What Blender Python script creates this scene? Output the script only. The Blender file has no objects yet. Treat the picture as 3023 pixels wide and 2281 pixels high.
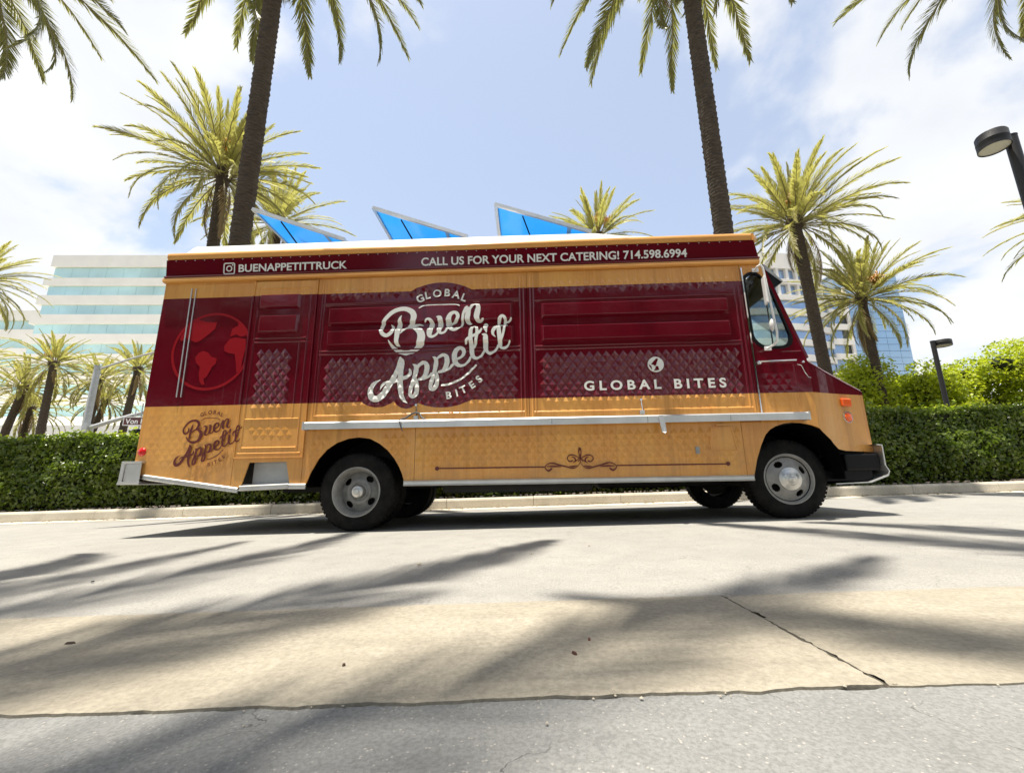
import bpy, bmesh, math, random
import numpy as np
from mathutils import Vector, Matrix, Euler
from mathutils.geometry import tessellate_polygon
R = math.radians
sc = bpy.context.scene
COL = sc.collection
rng = np.random.default_rng(7)
random.seed(7)

# ------------------------------------------------------------------ camera
cd = bpy.data.cameras.new('camera')
cam = bpy.data.objects.new('camera', cd); COL.objects.link(cam)
cd.sensor_width = 36.0; cd.lens = 14.973
cd.clip_start = 0.05; cd.clip_end = 6000
cam.location = (0, 0, 0.44)
cam.rotation_euler = (R(90 + 12.65), 0, 0)
sc.camera = cam

# ------------------------------------------------------------------ sky
w = bpy.data.worlds.new('World'); sc.world = w; w.use_nodes = True
nt = w.node_tree; nt.nodes.clear()
def wn(t, **k):
    n = nt.nodes.new(t)
    for a, b in k.items(): setattr(n, a, b)
    return n
def wmath(op, a, b=None, clamp=False):
    n = wn('ShaderNodeMath', operation=op, use_clamp=clamp)
    for i, v in enumerate((a, b)):
        if v is None: continue
        if isinstance(v, (int, float)): n.inputs[i].default_value = v
        else: nt.links.new(v, n.inputs[i])
    return n.outputs[0]
SUN_EL, SUN_DIR = R(79.5), Vector((-0.178, -0.062, 0.983)).normalized()
sky = wn('ShaderNodeTexSky', sky_type='NISHITA', sun_disc=False)
sky.sun_elevation = SUN_EL; sky.sun_rotation = R(-80)
sky.air_density = 1.0; sky.dust_density = 0.6; sky.ozone_density = 1.0
tc = wn('ShaderNodeTexCoord'); sx = wn('ShaderNodeSeparateXYZ')
nt.links.new(tc.outputs['Generated'], sx.inputs[0])
X, Y, Z = sx.outputs
den = wmath('ADD', wmath('MAXIMUM', Z, 0.0), 0.22)
px_, py_ = wmath('DIVIDE', X, den), wmath('DIVIDE', Y, den)
cx = wn('ShaderNodeCombineXYZ'); nt.links.new(px_, cx.inputs[0]); nt.links.new(py_, cx.inputs[1])
cx.inputs[2].default_value = CLOUD_SEED = 3.4
no = wn('ShaderNodeTexNoise'); no.inputs['Scale'].default_value = 1.7; no.inputs['Detail'].default_value = 9
no.inputs['Roughness'].default_value = 0.53; no.inputs['Distortion'].default_value = 0.25
nt.links.new(cx.outputs[0], no.inputs['Vector'])
ax = wmath('ABSOLUTE', wmath('SUBTRACT', X, -0.03))
mr = wn('ShaderNodeMapRange', interpolation_type='SMOOTHSTEP'); nt.links.new(ax, mr.inputs[0])
mr.inputs[1].default_value = 0.10; mr.inputs[2].default_value = 0.62; mr.inputs[3].default_value = -0.085; mr.inputs[4].default_value = 0.10
cov = wmath('ADD', no.outputs['Fac'], mr.outputs[0])
mr2 = wn('ShaderNodeMapRange', interpolation_type='SMOOTHSTEP'); nt.links.new(cov, mr2.inputs[0])
mr2.inputs[1].default_value = 0.495; mr2.inputs[2].default_value = 0.625; mr2.inputs[3].default_value = 0.0; mr2.inputs[4].default_value = 0.93
# thin summer veil that whitens the whole sky a little, then the clouds
veil = wn('ShaderNodeMix', data_type='RGBA'); veil.inputs['Factor'].default_value = 0.34
nt.links.new(sky.outputs[0], veil.inputs['A']); veil.inputs['B'].default_value = (5.0, 5.2, 5.4, 1)
no2 = wn('ShaderNodeTexNoise'); no2.inputs['Scale'].default_value = 2.6; no2.inputs['Detail'].default_value = 5; nt.links.new(cx.outputs[0], no2.inputs['Vector'])
cl = wn('ShaderNodeMix', data_type='RGBA'); nt.links.new(no2.outputs['Fac'], cl.inputs['Factor'])
cl.inputs['A'].default_value = (3.6, 3.8, 4.15, 1); cl.inputs['B'].default_value = (6.0, 5.95, 5.85, 1)
mix = wn('ShaderNodeMix', data_type='RGBA')
nt.links.new(mr2.outputs[0], mix.inputs['Factor'])
nt.links.new(veil.outputs['Result'], mix.inputs['A']); nt.links.new(cl.outputs['Result'], mix.inputs['B'])
bg = wn('ShaderNodeBackground'); bg.inputs['Strength'].default_value = 0.0685
nt.links.new(mix.outputs['Result'], bg.inputs['Color'])
wo = wn('ShaderNodeOutputWorld'); nt.links.new(bg.outputs[0], wo.inputs['Surface'])

# ------------------------------------------------------------------ sun, exposure
ld = bpy.data.lights.new('sun', 'SUN'); sun = bpy.data.objects.new('sun', ld); COL.objects.link(sun)
ld.energy = 3.2; ld.angle = R(0.53); ld.color = (1.0, 0.94, 0.84)
sun.rotation_euler = SUN_DIR.to_track_quat('Z', 'Y').to_euler(); sun.location = (-5, 0, 30)
vs = sc.view_settings
vs.view_transform = 'Standard'; vs.look = 'None'; vs.gamma = 1.0; vs.use_curve_mapping = False
vs.exposure = 1.60
sc.cycles.max_bounces = 8; sc.cycles.diffuse_bounces = 4; sc.cycles.glossy_bounces = 4
sc.cycles.transparent_max_bounces = 12; sc.cycles.use_denoising = True
sc.cycles.sample_clamp_indirect = 6.0

# ------------------------------------------------------------------ helpers
def gz(x): return 0.030 * max(-60.0, min(60.0, x))

class MB:
    """collects shapes for one mesh"""
    def __init__(s): s.v = []; s.f = []
    def add(s, vs, fs):
        o = len(s.v); s.v += [tuple(p) for p in vs]; s.f += [tuple(i + o for i in f) for f in fs]; return s
    def box(s, a, b):
        x0, y0, z0 = a; x1, y1, z1 = b
        return s.add([(x0,y0,z0),(x1,y0,z0),(x1,y1,z0),(x0,y1,z0),(x0,y0,z1),(x1,y0,z1),(x1,y1,z1),(x0,y1,z1)],
                     [(0,3,2,1),(4,5,6,7),(0,1,5,4),(1,2,6,5),(2,3,7,6),(3,0,4,7)])
    def tube(s, pts, r, n=10, cap=True):
        pts = [Vector(p) for p in pts]; rs = r if isinstance(r, (list, tuple)) else [r] * len(pts)
        o = len(s.v); t0 = (pts[1] - pts[0]).normalized()
        u = t0.orthogonal().normalized()
        for i, p in enumerate(pts):
            if i == 0: t = t0
            elif i == len(pts) - 1: t = (pts[i] - pts[i-1]).normalized()
            else: t = ((pts[i] - pts[i-1]).normalized() + (pts[i+1] - pts[i]).normalized()).normalized()
            u = (u - t * u.dot(t)).normalized(); w_ = t.cross(u)
            for k in range(n):
                a = 2 * math.pi * k / n
                s.v.append(tuple(p + (u * math.cos(a) + w_ * math.sin(a)) * rs[i]))
        for i in range(len(pts) - 1):
            for k in range(n):
                a, b = o + i*n + k, o + i*n + (k+1) % n
                s.f.append((a, b, b + n, a + n))
        if cap:
            s.f.append(tuple(o + k for k in reversed(range(n)))); s.f.append(tuple(o + (len(pts)-1)*n + k for k in range(n)))
        return s
    def lathe(s, prof, n=48, c=(0,0,0), axis='y', closed=False):
        """prof: list of (radius, offset along axis)"""
        o = len(s.v)
        for r, h in prof:
            for k in range(n):
                a = 2 * math.pi * k / n
                if axis == 'y': s.v.append((c[0] + r*math.cos(a), c[1] + h, c[2] + r*math.sin(a)))
                else: s.v.append((c[0] + r*math.cos(a), c[1] + r*math.sin(a), c[2] + h))
        m = len(prof)
        for i in range(m - 1 + (1 if closed else 0)):
            for k in range(n):
                a, b = o + i*n + k, o + i*n + (k+1) % n
                c2, d2 = o + ((i+1) % m)*n + (k+1) % n, o + ((i+1) % m)*n + k
                s.f.append((a, b, c2, d2))
        return s
    def prism_xz(s, loops, y0, y1):
        """polygon with holes in the x-z plane, from y0 (front) to y1"""
        tl = [[Vector((p[0], p[1], 0)) for p in lp] for lp in loops]
        tris = tessellate_polygon(tl); flat = [p for lp in loops for p in lp]; n = len(flat)
        o = len(s.v)
        s.v += [(p[0], y0, p[1]) for p in flat] + [(p[0], y1, p[1]) for p in flat]
        for t in tris:
            a, b, c = (flat[i] for i in t)
            cr = (b[0]-a[0])*(c[1]-a[1]) - (b[1]-a[1])*(c[0]-a[0])
            t = t if cr > 0 else t[::-1]
            s.f.append(tuple(o + i for i in t)); s.f.append(tuple(o + n + i for i in reversed(t)))
        k = 0
        for lp in loops:
            m = len(lp)
            for i in range(m): s.f.append((o+k+i, o+n+k+i, o+n+k+(i+1) % m, o+k+(i+1) % m))
            k += m
        return s
    def prism_yz(s, poly, x0, x1):
        o = len(s.v); n = len(poly)
        s.v += [(x0, p[0], p[1]) for p in poly] + [(x1, p[0], p[1]) for p in poly]
        s.f.append(tuple(o+i for i in reversed(range(n)))); s.f.append(tuple(o+n+i for i in range(n)))
        for i in range(n): s.f.append((o+i, o+(i+1) % n, o+n+(i+1) % n, o+n+i))
        return s
    def xf(s, M, start=0):
        s.v = s.v[:start] + [tuple(M @ Vector(p)) for p in s.v[start:]]; return s
    def mesh(s, name):
        me = bpy.data.meshes.new(name); me.from_pydata(s.v, [], s.f); me.validate(); return me
    def build(s, name, mat, parent=None, smooth=False, fix=True, bevel=0):
        me = s.mesh(name)
        if fix:
            bm = bmesh.new(); bm.from_mesh(me); bmesh.ops.recalc_face_normals(bm, faces=bm.faces); bm.to_mesh(me); bm.free()
        return put(name, me, mat, parent, smooth, bevel)

def put(name, me, mat, parent=None, smooth=False, bevel=0):
    if mat is not None and len(me.materials) == 0: me.materials.append(mat)
    o = bpy.data.objects.new(name, me); COL.objects.link(o)
    if parent is not None: o.parent = parent
    if smooth:
        me.polygons.foreach_set('use_smooth', [True] * len(me.polygons))
        try: me.set_sharp_from_angle(angle=R(38))
        except Exception: pass
    if bevel:
        b = o.modifiers.new('bevel', 'BEVEL'); b.width = bevel; b.segments = 2; b.limit_method = 'ANGLE'; b.angle_limit = R(40)
    return o

def npmesh(name, V, F):
    """V (n,3) float, F (m,k) int -> mesh, fast"""
    me = bpy.data.meshes.new(name); V = np.asarray(V, np.float32); F = np.asarray(F, np.int32); k = F.shape[1]
    me.vertices.add(len(V)); me.vertices.foreach_set('co', V.ravel())
    me.loops.add(F.size); me.loops.foreach_set('vertex_index', F.ravel())
    me.polygons.add(len(F)); me.polygons.foreach_set('loop_start', np.arange(0, F.size, k, dtype=np.int32))
    me.update(calc_edges=True); me.validate(); return me

def tag(o, label=None, cat=None, group=None, kind=None):
    if label: o['label'] = label
    if cat: o['category'] = cat
    if group: o['group'] = group
    if kind: o['kind'] = kind
    return o
def empty(name, loc=(0,0,0), parent=None):
    o = bpy.data.objects.new(name, None); COL.objects.link(o); o.location = loc; o.empty_display_size = 0.3
    if parent: o.parent = parent
    return o

# ------------------------------------------------------------------ materials
class NT:
    def __init__(s, name):
        s.m = bpy.data.materials.new(name); s.m.use_nodes = True; s.t = s.m.node_tree
        s.b = s.t.nodes['Principled BSDF']; s.out = s.t.nodes['Material Output']
    def n(s, t, **k):
        x = s.t.nodes.new(t)
        for a, b in k.items(): setattr(x, a, b)
        return x
    def l(s, a, b): s.t.links.new(a, b)
    def setin(s, node, key, v):
        if hasattr(v, 'is_linked') or isinstance(v, bpy.types.NodeSocket): s.l(v, node.inputs[key])
        else: node.inputs[key].default_value = v
    def math(s, op, a, b=None, c=None, clamp=False):
        x = s.n('ShaderNodeMath', operation=op, use_clamp=clamp)
        for i, v in enumerate((a, b, c)):
            if v is not None: s.setin(x, i, v)
        return x.outputs[0]
    def noise(s, vec, scale, detail=3, rough=0.55, dist=0.0):
        x = s.n('ShaderNodeTexNoise'); x.inputs['Scale'].default_value = scale; x.inputs['Detail'].default_value = detail
        x.inputs['Roughness'].default_value = rough; x.inputs['Distortion'].default_value = dist
        if vec is not None: s.l(vec, x.inputs['Vector'])
        return x.outputs['Fac']
    def maprange(s, v, a, b, c, d, smooth=False):
        x = s.n('ShaderNodeMapRange'); 
        if smooth: x.interpolation_type = 'SMOOTHSTEP'
        s.setin(x, 0, v)
        for i, q in enumerate((a, b, c, d)): s.setin(x, i + 1, q)
        return x.outputs[0]
    def mix(s, f, a, b, blend='MIX'):
        x = s.n('ShaderNodeMix', data_type='RGBA', blend_type=blend)
        s.setin(x, 'Factor', f)
        for key, v in (('A', a), ('B', b)):
            if isinstance(v, (tuple, list)): x.inputs[key].default_value = (*v[:3], 1)
            else: s.l(v, x.inputs[key])
        return x.outputs['Result']
    def coord(s, kind='Object', obj=None):
        x = s.n('ShaderNodeTexCoord')
        if obj is not None: x.object = obj
        return x.outputs[kind]
    def mapping(s, vec, scale=(1,1,1), loc=(0,0,0), rot=(0,0,0)):
        x = s.n('ShaderNodeMapping'); x.inputs['Scale'].default_value = scale; x.inputs['Location'].default_value = loc
        x.inputs['Rotation'].default_value = rot; s.l(vec, x.inputs['Vector']); return x.outputs[0]
    def bump(s, h, strength=0.3, dist=0.01):
        x = s.n('ShaderNodeBump'); x.inputs['Strength'].default_value = strength; x.inputs['Distance'].default_value = dist
        s.l(h, x.inputs['Height']); s.l(x.outputs[0], s.b.inputs['Normal']); return x
    def base(s, v):
        if isinstance(v, (tuple, list)): s.b.inputs['Base Color'].default_value = (*v[:3], 1)
        else: s.l(v, s.b.inputs['Base Color'])
        return s
    def set(s, **k):
        for a, b in k.items(): s.setin(s.b, a.replace('_', ' '), b)
        return s

def plain(name, col, rough=0.5, metal=0.0, var=0.0, scale=8.0, **k):
    q = NT(name)
    if var:
        nz = q.noise(q.coord('Object'), scale, 4)
        q.base(q.mix(q.maprange(nz, 0.3, 0.7, 0, 1), tuple(c * (1 - var) for c in col), tuple(min(1, c * (1 + var)) for c in col)))
    else: q.base(col)
    q.set(Roughness=rough, Metallic=metal); q.set(**k)
    return q.m
M = {}
M['rubber'] = plain('rubber', (0.009, 0.0085, 0.008), 0.85, var=0.7, scale=9, Specular_IOR_Level=0.2)
M['black'] = plain('black_paint', (0.0035, 0.0035, 0.004), 0.4, Specular_IOR_Level=0.2)
M['under'] = plain('underbody', (0.012, 0.011, 0.010), 0.8, var=0.4)
M['alu'] = plain('aluminium', (0.60, 0.60, 0.58), 0.36, 0.75, var=0.10, scale=5)
M['chrome'] = plain('chrome', (0.80, 0.79, 0.77), 0.12, 1.0)
M['satin'] = plain('satin_hub', (0.62, 0.61, 0.58), 0.32, 0.9, var=0.12, scale=14)
M['whitepaint'] = plain('white_paint', (0.78, 0.77, 0.74), 0.3)
M['roofwhite'] = plain('roof_white', (0.60, 0.58, 0.54), 0.4, var=0.08, scale=3)
M['greymetal'] = plain('grey_metal', (0.30, 0.31, 0.30), 0.5, 0.4, var=0.2)
M['lettering'] = plain('lettering_cream', (0.76, 0.75, 0.69), 0.4)
M['redprint'] = plain('red_print', (0.27, 0.008, 0.014), 0.22, Specular_IOR_Level=0.3)
M['brownprint'] = plain('brown_print', (0.11, 0.012, 0.008), 0.4)
M['maroon'] = plain('maroon_paint', (0.110, 0.0030, 0.010), 0.14, Specular_IOR_Level=0.45)
M['redlens'] = plain('red_lens', (0.55, 0.01, 0.01), 0.15, Emission_Color=(0.6, 0.02, 0.01, 1), Emission_Strength=0.0)
M['orangelens'] = plain('orange_lens', (0.85, 0.12, 0.015), 0.15)
M['darkglass'] = plain('dark_glass', (0.02, 0.025, 0.03), 0.08)
M['steel'] = plain('wheel_steel', (0.27, 0.265, 0.25), 0.5, 0.25, var=0.22, scale=12)
M['steeldark'] = plain('wheel_steel_dark', (0.20, 0.198, 0.188), 0.5, 0.2, var=0.3, scale=12)
M['lampblack'] = plain('lamp_post_paint', (0.012, 0.010, 0.009), 0.5)
M['lampglass'] = plain('lamp_lens', (0.55, 0.54, 0.45), 0.25)
M['galv'] = plain('galvanised_steel', (0.46, 0.47, 0.46), 0.5, 0.3, var=0.1)
M['signbrown'] = plain('sign_brown', (0.10, 0.025, 0.02), 0.5)
M['signwhite'] = plain('sign_white', (0.8, 0.8, 0.78), 0.5)
M['seat'] = plain('seat_vinyl', (0.05, 0.05, 0.055), 0.6)

def glass(name, tint, refl=0.12, rough=0.02):
    q = NT(name); t = q.t; t.nodes.remove(q.b)
    tr = q.n('ShaderNodeBsdfTransparent'); tr.inputs[0].default_value = (*tint, 1)
    gl = q.n('ShaderNodeBsdfGlossy'); gl.inputs['Roughness'].default_value = rough
    fr = q.n('ShaderNodeFresnel'); fr.inputs['IOR'].default_value = 1.33
    f = q.math('ADD', q.math('MULTIPLY', fr.outputs[0], 0.7), refl, clamp=True)
    mx = q.n('ShaderNodeMixShader'); q.l(f, mx.inputs[0]); q.l(tr.outputs[0], mx.inputs[1]); q.l(gl.outputs[0], mx.inputs[2])
    q.l(mx.outputs[0], q.out.inputs['Surface']); return q.m
M['cabglass'] = glass('cab_glass', (0.90, 0.95, 0.95), 0.015)

def translucent(name, c_diff, c_trans, f=0.5, rough=0.4, var=None, clump=0.0):
    q = NT(name); b = q.b
    if var:
        g = q.n('ShaderNodeNewGeometry'); rv = g.outputs['Random Per Island']
        if clump:
            rv = q.math('ADD', q.math('MULTIPLY', rv, 1 - clump), q.maprange(q.noise(q.coord('Object'), 1.8, 4, 0.6), 0.35, 0.68, 0, clump), clamp=True)
        q.base(q.mix(rv, c_diff, var))
    else: q.base(c_diff)
    q.set(Roughness=rough)
    tr = q.n('ShaderNodeBsdfTranslucent'); tr.inputs[0].default_value = (*c_trans, 1)
    mx = q.n('ShaderNodeMixShader'); mx.inputs[0].default_value = f
    q.l(b.outputs[0], mx.inputs[1]); q.l(tr.outputs[0], mx.inputs[2]); q.l(mx.outputs[0], q.out.inputs['Surface']); return q.m
M['acrylic'] = translucent('blue_acrylic', (0.06, 0.28, 0.55), (0.16, 0.55, 0.92), 0.60, 0.12)
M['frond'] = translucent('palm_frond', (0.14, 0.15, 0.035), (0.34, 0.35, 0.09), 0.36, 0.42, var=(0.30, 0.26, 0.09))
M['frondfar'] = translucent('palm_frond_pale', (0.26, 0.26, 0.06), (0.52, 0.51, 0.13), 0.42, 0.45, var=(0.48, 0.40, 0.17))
M['frondry'] = translucent('palm_frond_dry', (0.30, 0.21, 0.10), (0.34, 0.24, 0.10), 0.3, 0.6, var=(0.36, 0.27, 0.14))
M['rachis'] = plain('palm_rachis', (0.22, 0.19, 0.07), 0.5)
M['dates'] = plain('date_cluster', (0.62, 0.30, 0.03), 0.5, var=0.3, scale=10)
M['hedgeleaf'] = translucent('hedge_leaf', (0.034, 0.068, 0.006), (0.20, 0.31, 0.02), 0.32, 0.28, var=(0.21, 0.26, 0.045), clump=0.5)
M['bushleaf'] = translucent('bush_leaf', (0.18, 0.25, 0.012), (0.55, 0.64, 0.02), 0.42, 0.5, var=(0.44, 0.47, 0.03))
M['treeleaf'] = translucent('tree_leaf', (0.020, 0.040, 0.010), (0.06, 0.11, 0.02), 0.25, 0.45, var=(0.05, 0.08, 0.02))
M['twig'] = plain('twig', (0.06, 0.042, 0.028), 0.85, var=0.3, scale=15)
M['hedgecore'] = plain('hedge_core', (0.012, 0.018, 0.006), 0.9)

def bark():
    q = NT('palm_bark'); co = q.coord('Object')
    a = q.noise(q.mapping(co, (3, 3, 14)), 2.2, 6, 0.65); b = q.noise(co, 0.8, 2)
    c = q.mix(q.maprange(a, 0.3, 0.72, 0, 1), (0.020, 0.014, 0.009), (0.115, 0.080, 0.050))
    c = q.mix(q.maprange(b, 0.35, 0.7, 0, 0.5), c, (0.07, 0.058, 0.04)); q.base(c)
    q.set(Roughness=0.9); q.bump(a, 0.7, 0.02); return q.m
M['bark'] = bark()

# ================================================================== ground
def asphalt(name, c0, c1, spec, crack=0.0):
    q = NT(name); co = q.coord('Object')
    big = q.noise(co, 0.55, 4, 0.6); mid = q.noise(co, 5.0, 4, 0.6); fine = q.noise(co, 120, 3, 0.7)
    c = q.mix(q.maprange(big, 0.3, 0.7, 0, 1), c0, c1)
    c = q.mix(q.maprange(mid, 0.35, 0.7, 0.0, 0.35), c, tuple(x * 0.72 for x in c0))
    c = q.mix(q.maprange(fine, 0.36, 0.62, 0.42, 0.0), c, tuple(x * 0.35 for x in c0))
    vo = q.n('ShaderNodeTexVoronoi'); vo.inputs['Scale'].default_value = 170; q.l(co, vo.inputs['Vector'])
    sepc = q.n('ShaderNodeSeparateColor'); q.l(vo.outputs['Color'], sepc.inputs[0])
    st = q.math('MULTIPLY', q.math('GREATER_THAN', sepc.outputs[0], 1 - spec), q.math('LESS_THAN', vo.outputs['Distance'], 0.42))
    c = q.mix(q.math('MULTIPLY', st, 0.38), c, (0.50, 0.46, 0.40))
    h = q.math('ADD', fine, q.math('MULTIPLY', st, 0.5))
    if crack:
        wv = q.n('ShaderNodeVectorMath', operation='ADD'); q.l(co, wv.inputs[0])
        nv = q.n('ShaderNodeTexNoise'); nv.inputs['Scale'].default_value = 6; nv.inputs['Detail'].default_value = 5; q.l(co, nv.inputs['Vector'])
        sv = q.n('ShaderNodeVectorMath', operation='SCALE'); q.l(nv.outputs['Color'], sv.inputs[0]); sv.inputs['Scale'].default_value = 0.28
        q.l(sv.outputs[0], wv.inputs[1])
        ve = q.n('ShaderNodeTexVoronoi', feature='DISTANCE_TO_EDGE'); ve.inputs['Scale'].default_value = 3.4; q.l(wv.outputs[0], ve.inputs['Vector'])
        line = q.math('LESS_THAN', ve.outputs['Distance'], 0.0055)
        gate = q.maprange(q.noise(co, 2.2, 2), 0.50, 0.56, 0, crack)
        cr = q.math('MULTIPLY', line, gate)
        c = q.mix(q.math('MULTIPLY', cr, 0.65), c, (0.05, 0.047, 0.043)); h = q.math('SUBTRACT', h, q.math('MULTIPLY', cr, 1.5))
    q.base(c); q.set(Roughness=0.85); q.b.inputs['Specular IOR Level'].default_value = 0.25
    q.bump(h, 0.6, 0.006); return q.m
M['asphalt'] = asphalt('road_asphalt', (0.285, 0.275, 0.252), (0.355, 0.34, 0.305), 0.03, 0.5)
M['asphalt_near'] = asphalt('old_asphalt', (0.205, 0.206, 0.198), (0.270, 0.267, 0.252), 0.05, 1.0)
def concrete(name, c0, c1, stain=0.35):
    q = NT(name); co = q.coord('Object')
    a = q.noise(co, 1.3, 5, 0.6); b = q.noise(co, 60, 6, 0.8); d = q.noise(q.mapping(co, (1.5, 5, 1)), 2.0, 4)
    c = q.mix(q.maprange(a, 0.3, 0.7, 0, 1), c0, c1)
    c = q.mix(q.maprange(b, 0.30, 0.60, 0.70, 0.0), c, tuple(x * 0.50 for x in c0))
    c = q.mix(q.maprange(d, 0.5, 0.75, 0.0, stain), c, tuple(x * 0.6 for x in c0))
    q.base(c); q.set(Roughness=0.88); q.b.inputs['Specular IOR Level'].default_value = 0.25; q.bump(b, 0.5, 0.006); return q.m
M['concrete'] = concrete('gutter_concrete', (0.295, 0.263, 0.203), (0.380, 0.342, 0.272))
M['kerb'] = concrete('kerb_concrete', (0.50, 0.455, 0.365), (0.62, 0.57, 0.475), 0.6)
M['soil'] = plain('bed_soil', (0.06, 0.042, 0.028), 0.95, var=0.45, scale=6)
M['earth'] = plain('ground_earth', (0.17, 0.155, 0.12), 0.95, var=0.2, scale=0.2)
M['gap'] = plain('joint_dirt', (0.045, 0.038, 0.033), 0.95, var=0.3, scale=12)
M['hillside'] = plain('hillside', (0.20, 0.22, 0.19), 1.0, var=0.2, scale=0.01)

def sheet(name, x0, x1, y0, y1, dz, mat, nx=2, ny=2, j0=None, j1=None, depth=0.0, jx=None):
    """tilted ground sheet; j0/j1 give the ragged near and far edges"""
    xs = np.linspace(x0, x1, nx); m = MB(); V = []
    for i, x in enumerate(xs):
        a = y0 + (j0(x) if j0 else 0); b = y1 + (j1(x) if j1 else 0)
        for k in range(ny):
            xx = x + (jx(k) if jx and i in (0, nx - 1) and abs(x) < 5 else 0); V.append((xx, a + (b - a) * k / (ny - 1), gz(x) + dz))
    Fc = [(i*ny+k, (i+1)*ny+k, (i+1)*ny+k+1, i*ny+k+1) for i in range(nx-1) for k in range(ny-1)]
    n0 = len(V)
    if depth:
        for i, x in enumerate(xs): V.append((V[i*ny][0], V[i*ny][1], V[i*ny][2] - depth))
        for i, x in enumerate(xs): V.append((V[i*ny+ny-1][0], V[i*ny+ny-1][1], V[i*ny+ny-1][2] - depth))
        for i in range(nx-1):
            Fc.append((n0+i, n0+i+1, (i+1)*ny, i*ny)); Fc.append((i*ny+ny-1, (i+1)*ny+ny-1, n0+nx+i+1, n0+nx+i))
        if True:
            Fc.append((0, ny-1, n0+nx, n0)); e = (nx-1)*ny; Fc.append((e, n0+nx-1, n0+2*nx-1, e+ny-1))
    m.add(V, Fc); o = m.build(name, mat, fix=False); return o
def ragged(amp, f, seed, base=0.0):
    r = np.random.default_rng(seed); ph = r.uniform(0, 6.28, 9); fr = f * r.uniform(0.5, 6.0, 9); am = amp * r.uniform(0.3, 1, 9) / (fr / f) ** 0.5
    nz = r.normal(0, 1, 4000)
    def fn(x):
        u = (x + 30) * 45; i = int(u) % 3998; t = u - int(u); hf = nz[i] * (1 - t) + nz[i+1] * t
        u2 = (x + 30) * 9; j = int(u2) % 3998; t2 = u2 - int(u2); mf = nz[j+7 if j < 3990 else j] * (1 - t2) + nz[j+8 if j < 3990 else j] * t2
        return base + float(np.sum(am * np.sin(fr * x + ph))) * .6 + amp * (.45 * hf + .8 * max(0, mf - .3))
    return fn

xs = [-2500, -900, -300, -120, -60, -30, 0, 30, 60, 120, 300, 900, 2500]
g = MB(); ys = [-600, -100, -20, 0, 8, 12, 30, 100, 300, 900, 3000]
V = [(x, y, gz(x) - 0.030) for x in xs for y in ys]; ny = len(ys)
g.add(V, [(i*ny+k, (i+1)*ny+k, (i+1)*ny+k+1, i*ny+k+1) for i in range(len(xs)-1) for k in range(ny-1)])
tag(g.build('ground', M['gap'], fix=False), kind='structure')
g = MB(); ys = [12, 30, 100, 300, 900, 3000]; ny = len(ys)
g.add([(x, y, gz(x) - 0.01) for x in xs for y in ys], [(i*ny+k, (i+1)*ny+k, (i+1)*ny+k+1, i*ny+k+1) for i in range(len(xs)-1) for k in range(ny-1)])
tag(g.build('terrain', M['earth'], fix=False), kind='structure')
rag_near = ragged(0.0050, 9, 3); rag_far = ragged(0.0025, 6, 5)
nx = 700
def xsplit(o): return o
near = sheet('road', -9, 9, -8, 0.9995, 0.0, M['asphalt_near'], 900, 6, None, lambda x: .9 * rag_near(x * 1.3 + 2), 0.03)
tag(near, kind='structure')
jq = np.random.default_rng(17); ja, jb = np.abs(jq.normal(0, .0035, 60)), np.abs(jq.normal(0, .0035, 60)); ja[20:26] += .006; jb[38:43] += .008; jb[2:5] += .010
jl = lambda k: -float(ja[k]); jr = lambda k: float(jb[k])
slab_l = sheet('drain_slab', -9, 0.779, 0.998, 1.718, 0.006, M['concrete'], 700, 60, rag_near, rag_far, 0.035, jl)
slab_r = sheet('drain_slab', 0.784, 9, 0.998, 1.718, 0.004, M['concrete'], 600, 60, rag_near, rag_far, 0.035, jr)
root_g = empty('drain_channel'); root_g['kind'] = 'structure'
for o in (slab_l, slab_r): o.parent = root_g
far = sheet('road', -9, 9, 1.724, 7.48, 0.0, M['asphalt'], 500, 24, rag_far, None, 0.03); tag(far, kind='structure')
for a, b in ((-70, -9), (9, 70)):
    tag(sheet('road', a, b, -30, 7.48, 0.0, M['asphalt'], 24, 10), kind='structure')
tag(sheet('road', -9, 9, -30, -8, 0.0, M['asphalt'], 8, 8), kind='structure')
tag(sheet('gutter_pan', -70, 70, 7.50, 8.08, 0.003, M['kerb'], 60, 3), kind='structure')
kroot = empty('kerb'); kroot['kind'] = 'structure'
def kerb_stone(x0, x1, dy=0.0, dz=0.0):
    m = MB(); prof = [(8.085, -0.02), (8.075, 0.02), (8.085, 0.135), (8.10, 0.163), (8.13, 0.172), (8.24, 0.174), (8.24, -0.02)]
    n = len(prof); V = []
    for x in (x0, x1): V += [(x, p[0] + dy, p[1] + gz(x) + dz) for p in prof]
    m.add(V, [(i, (i+1) % n, n + (i+1) % n, n + i) for i in range(n)] + [tuple(reversed(range(n))), tuple(range(n, 2*n))])
    return m.build('kerb_stone', M['kerb'], kroot, smooth=False)
x = -14.0
while x < 14:
    L = random.choice((1.6, 2.4, 3.0)); kerb_stone(x, x + L - 0.007, random.uniform(-.004, .004), random.uniform(-.003, .003)); x += L
kerb_stone(-60, -14.01); kerb_stone(x, 60)
tag(sheet('planting_bed', -60, 60, 8.24, 12.2, 0.13, M['soil'], 60, 8, None, None, 0.1), kind='structure')
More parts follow.
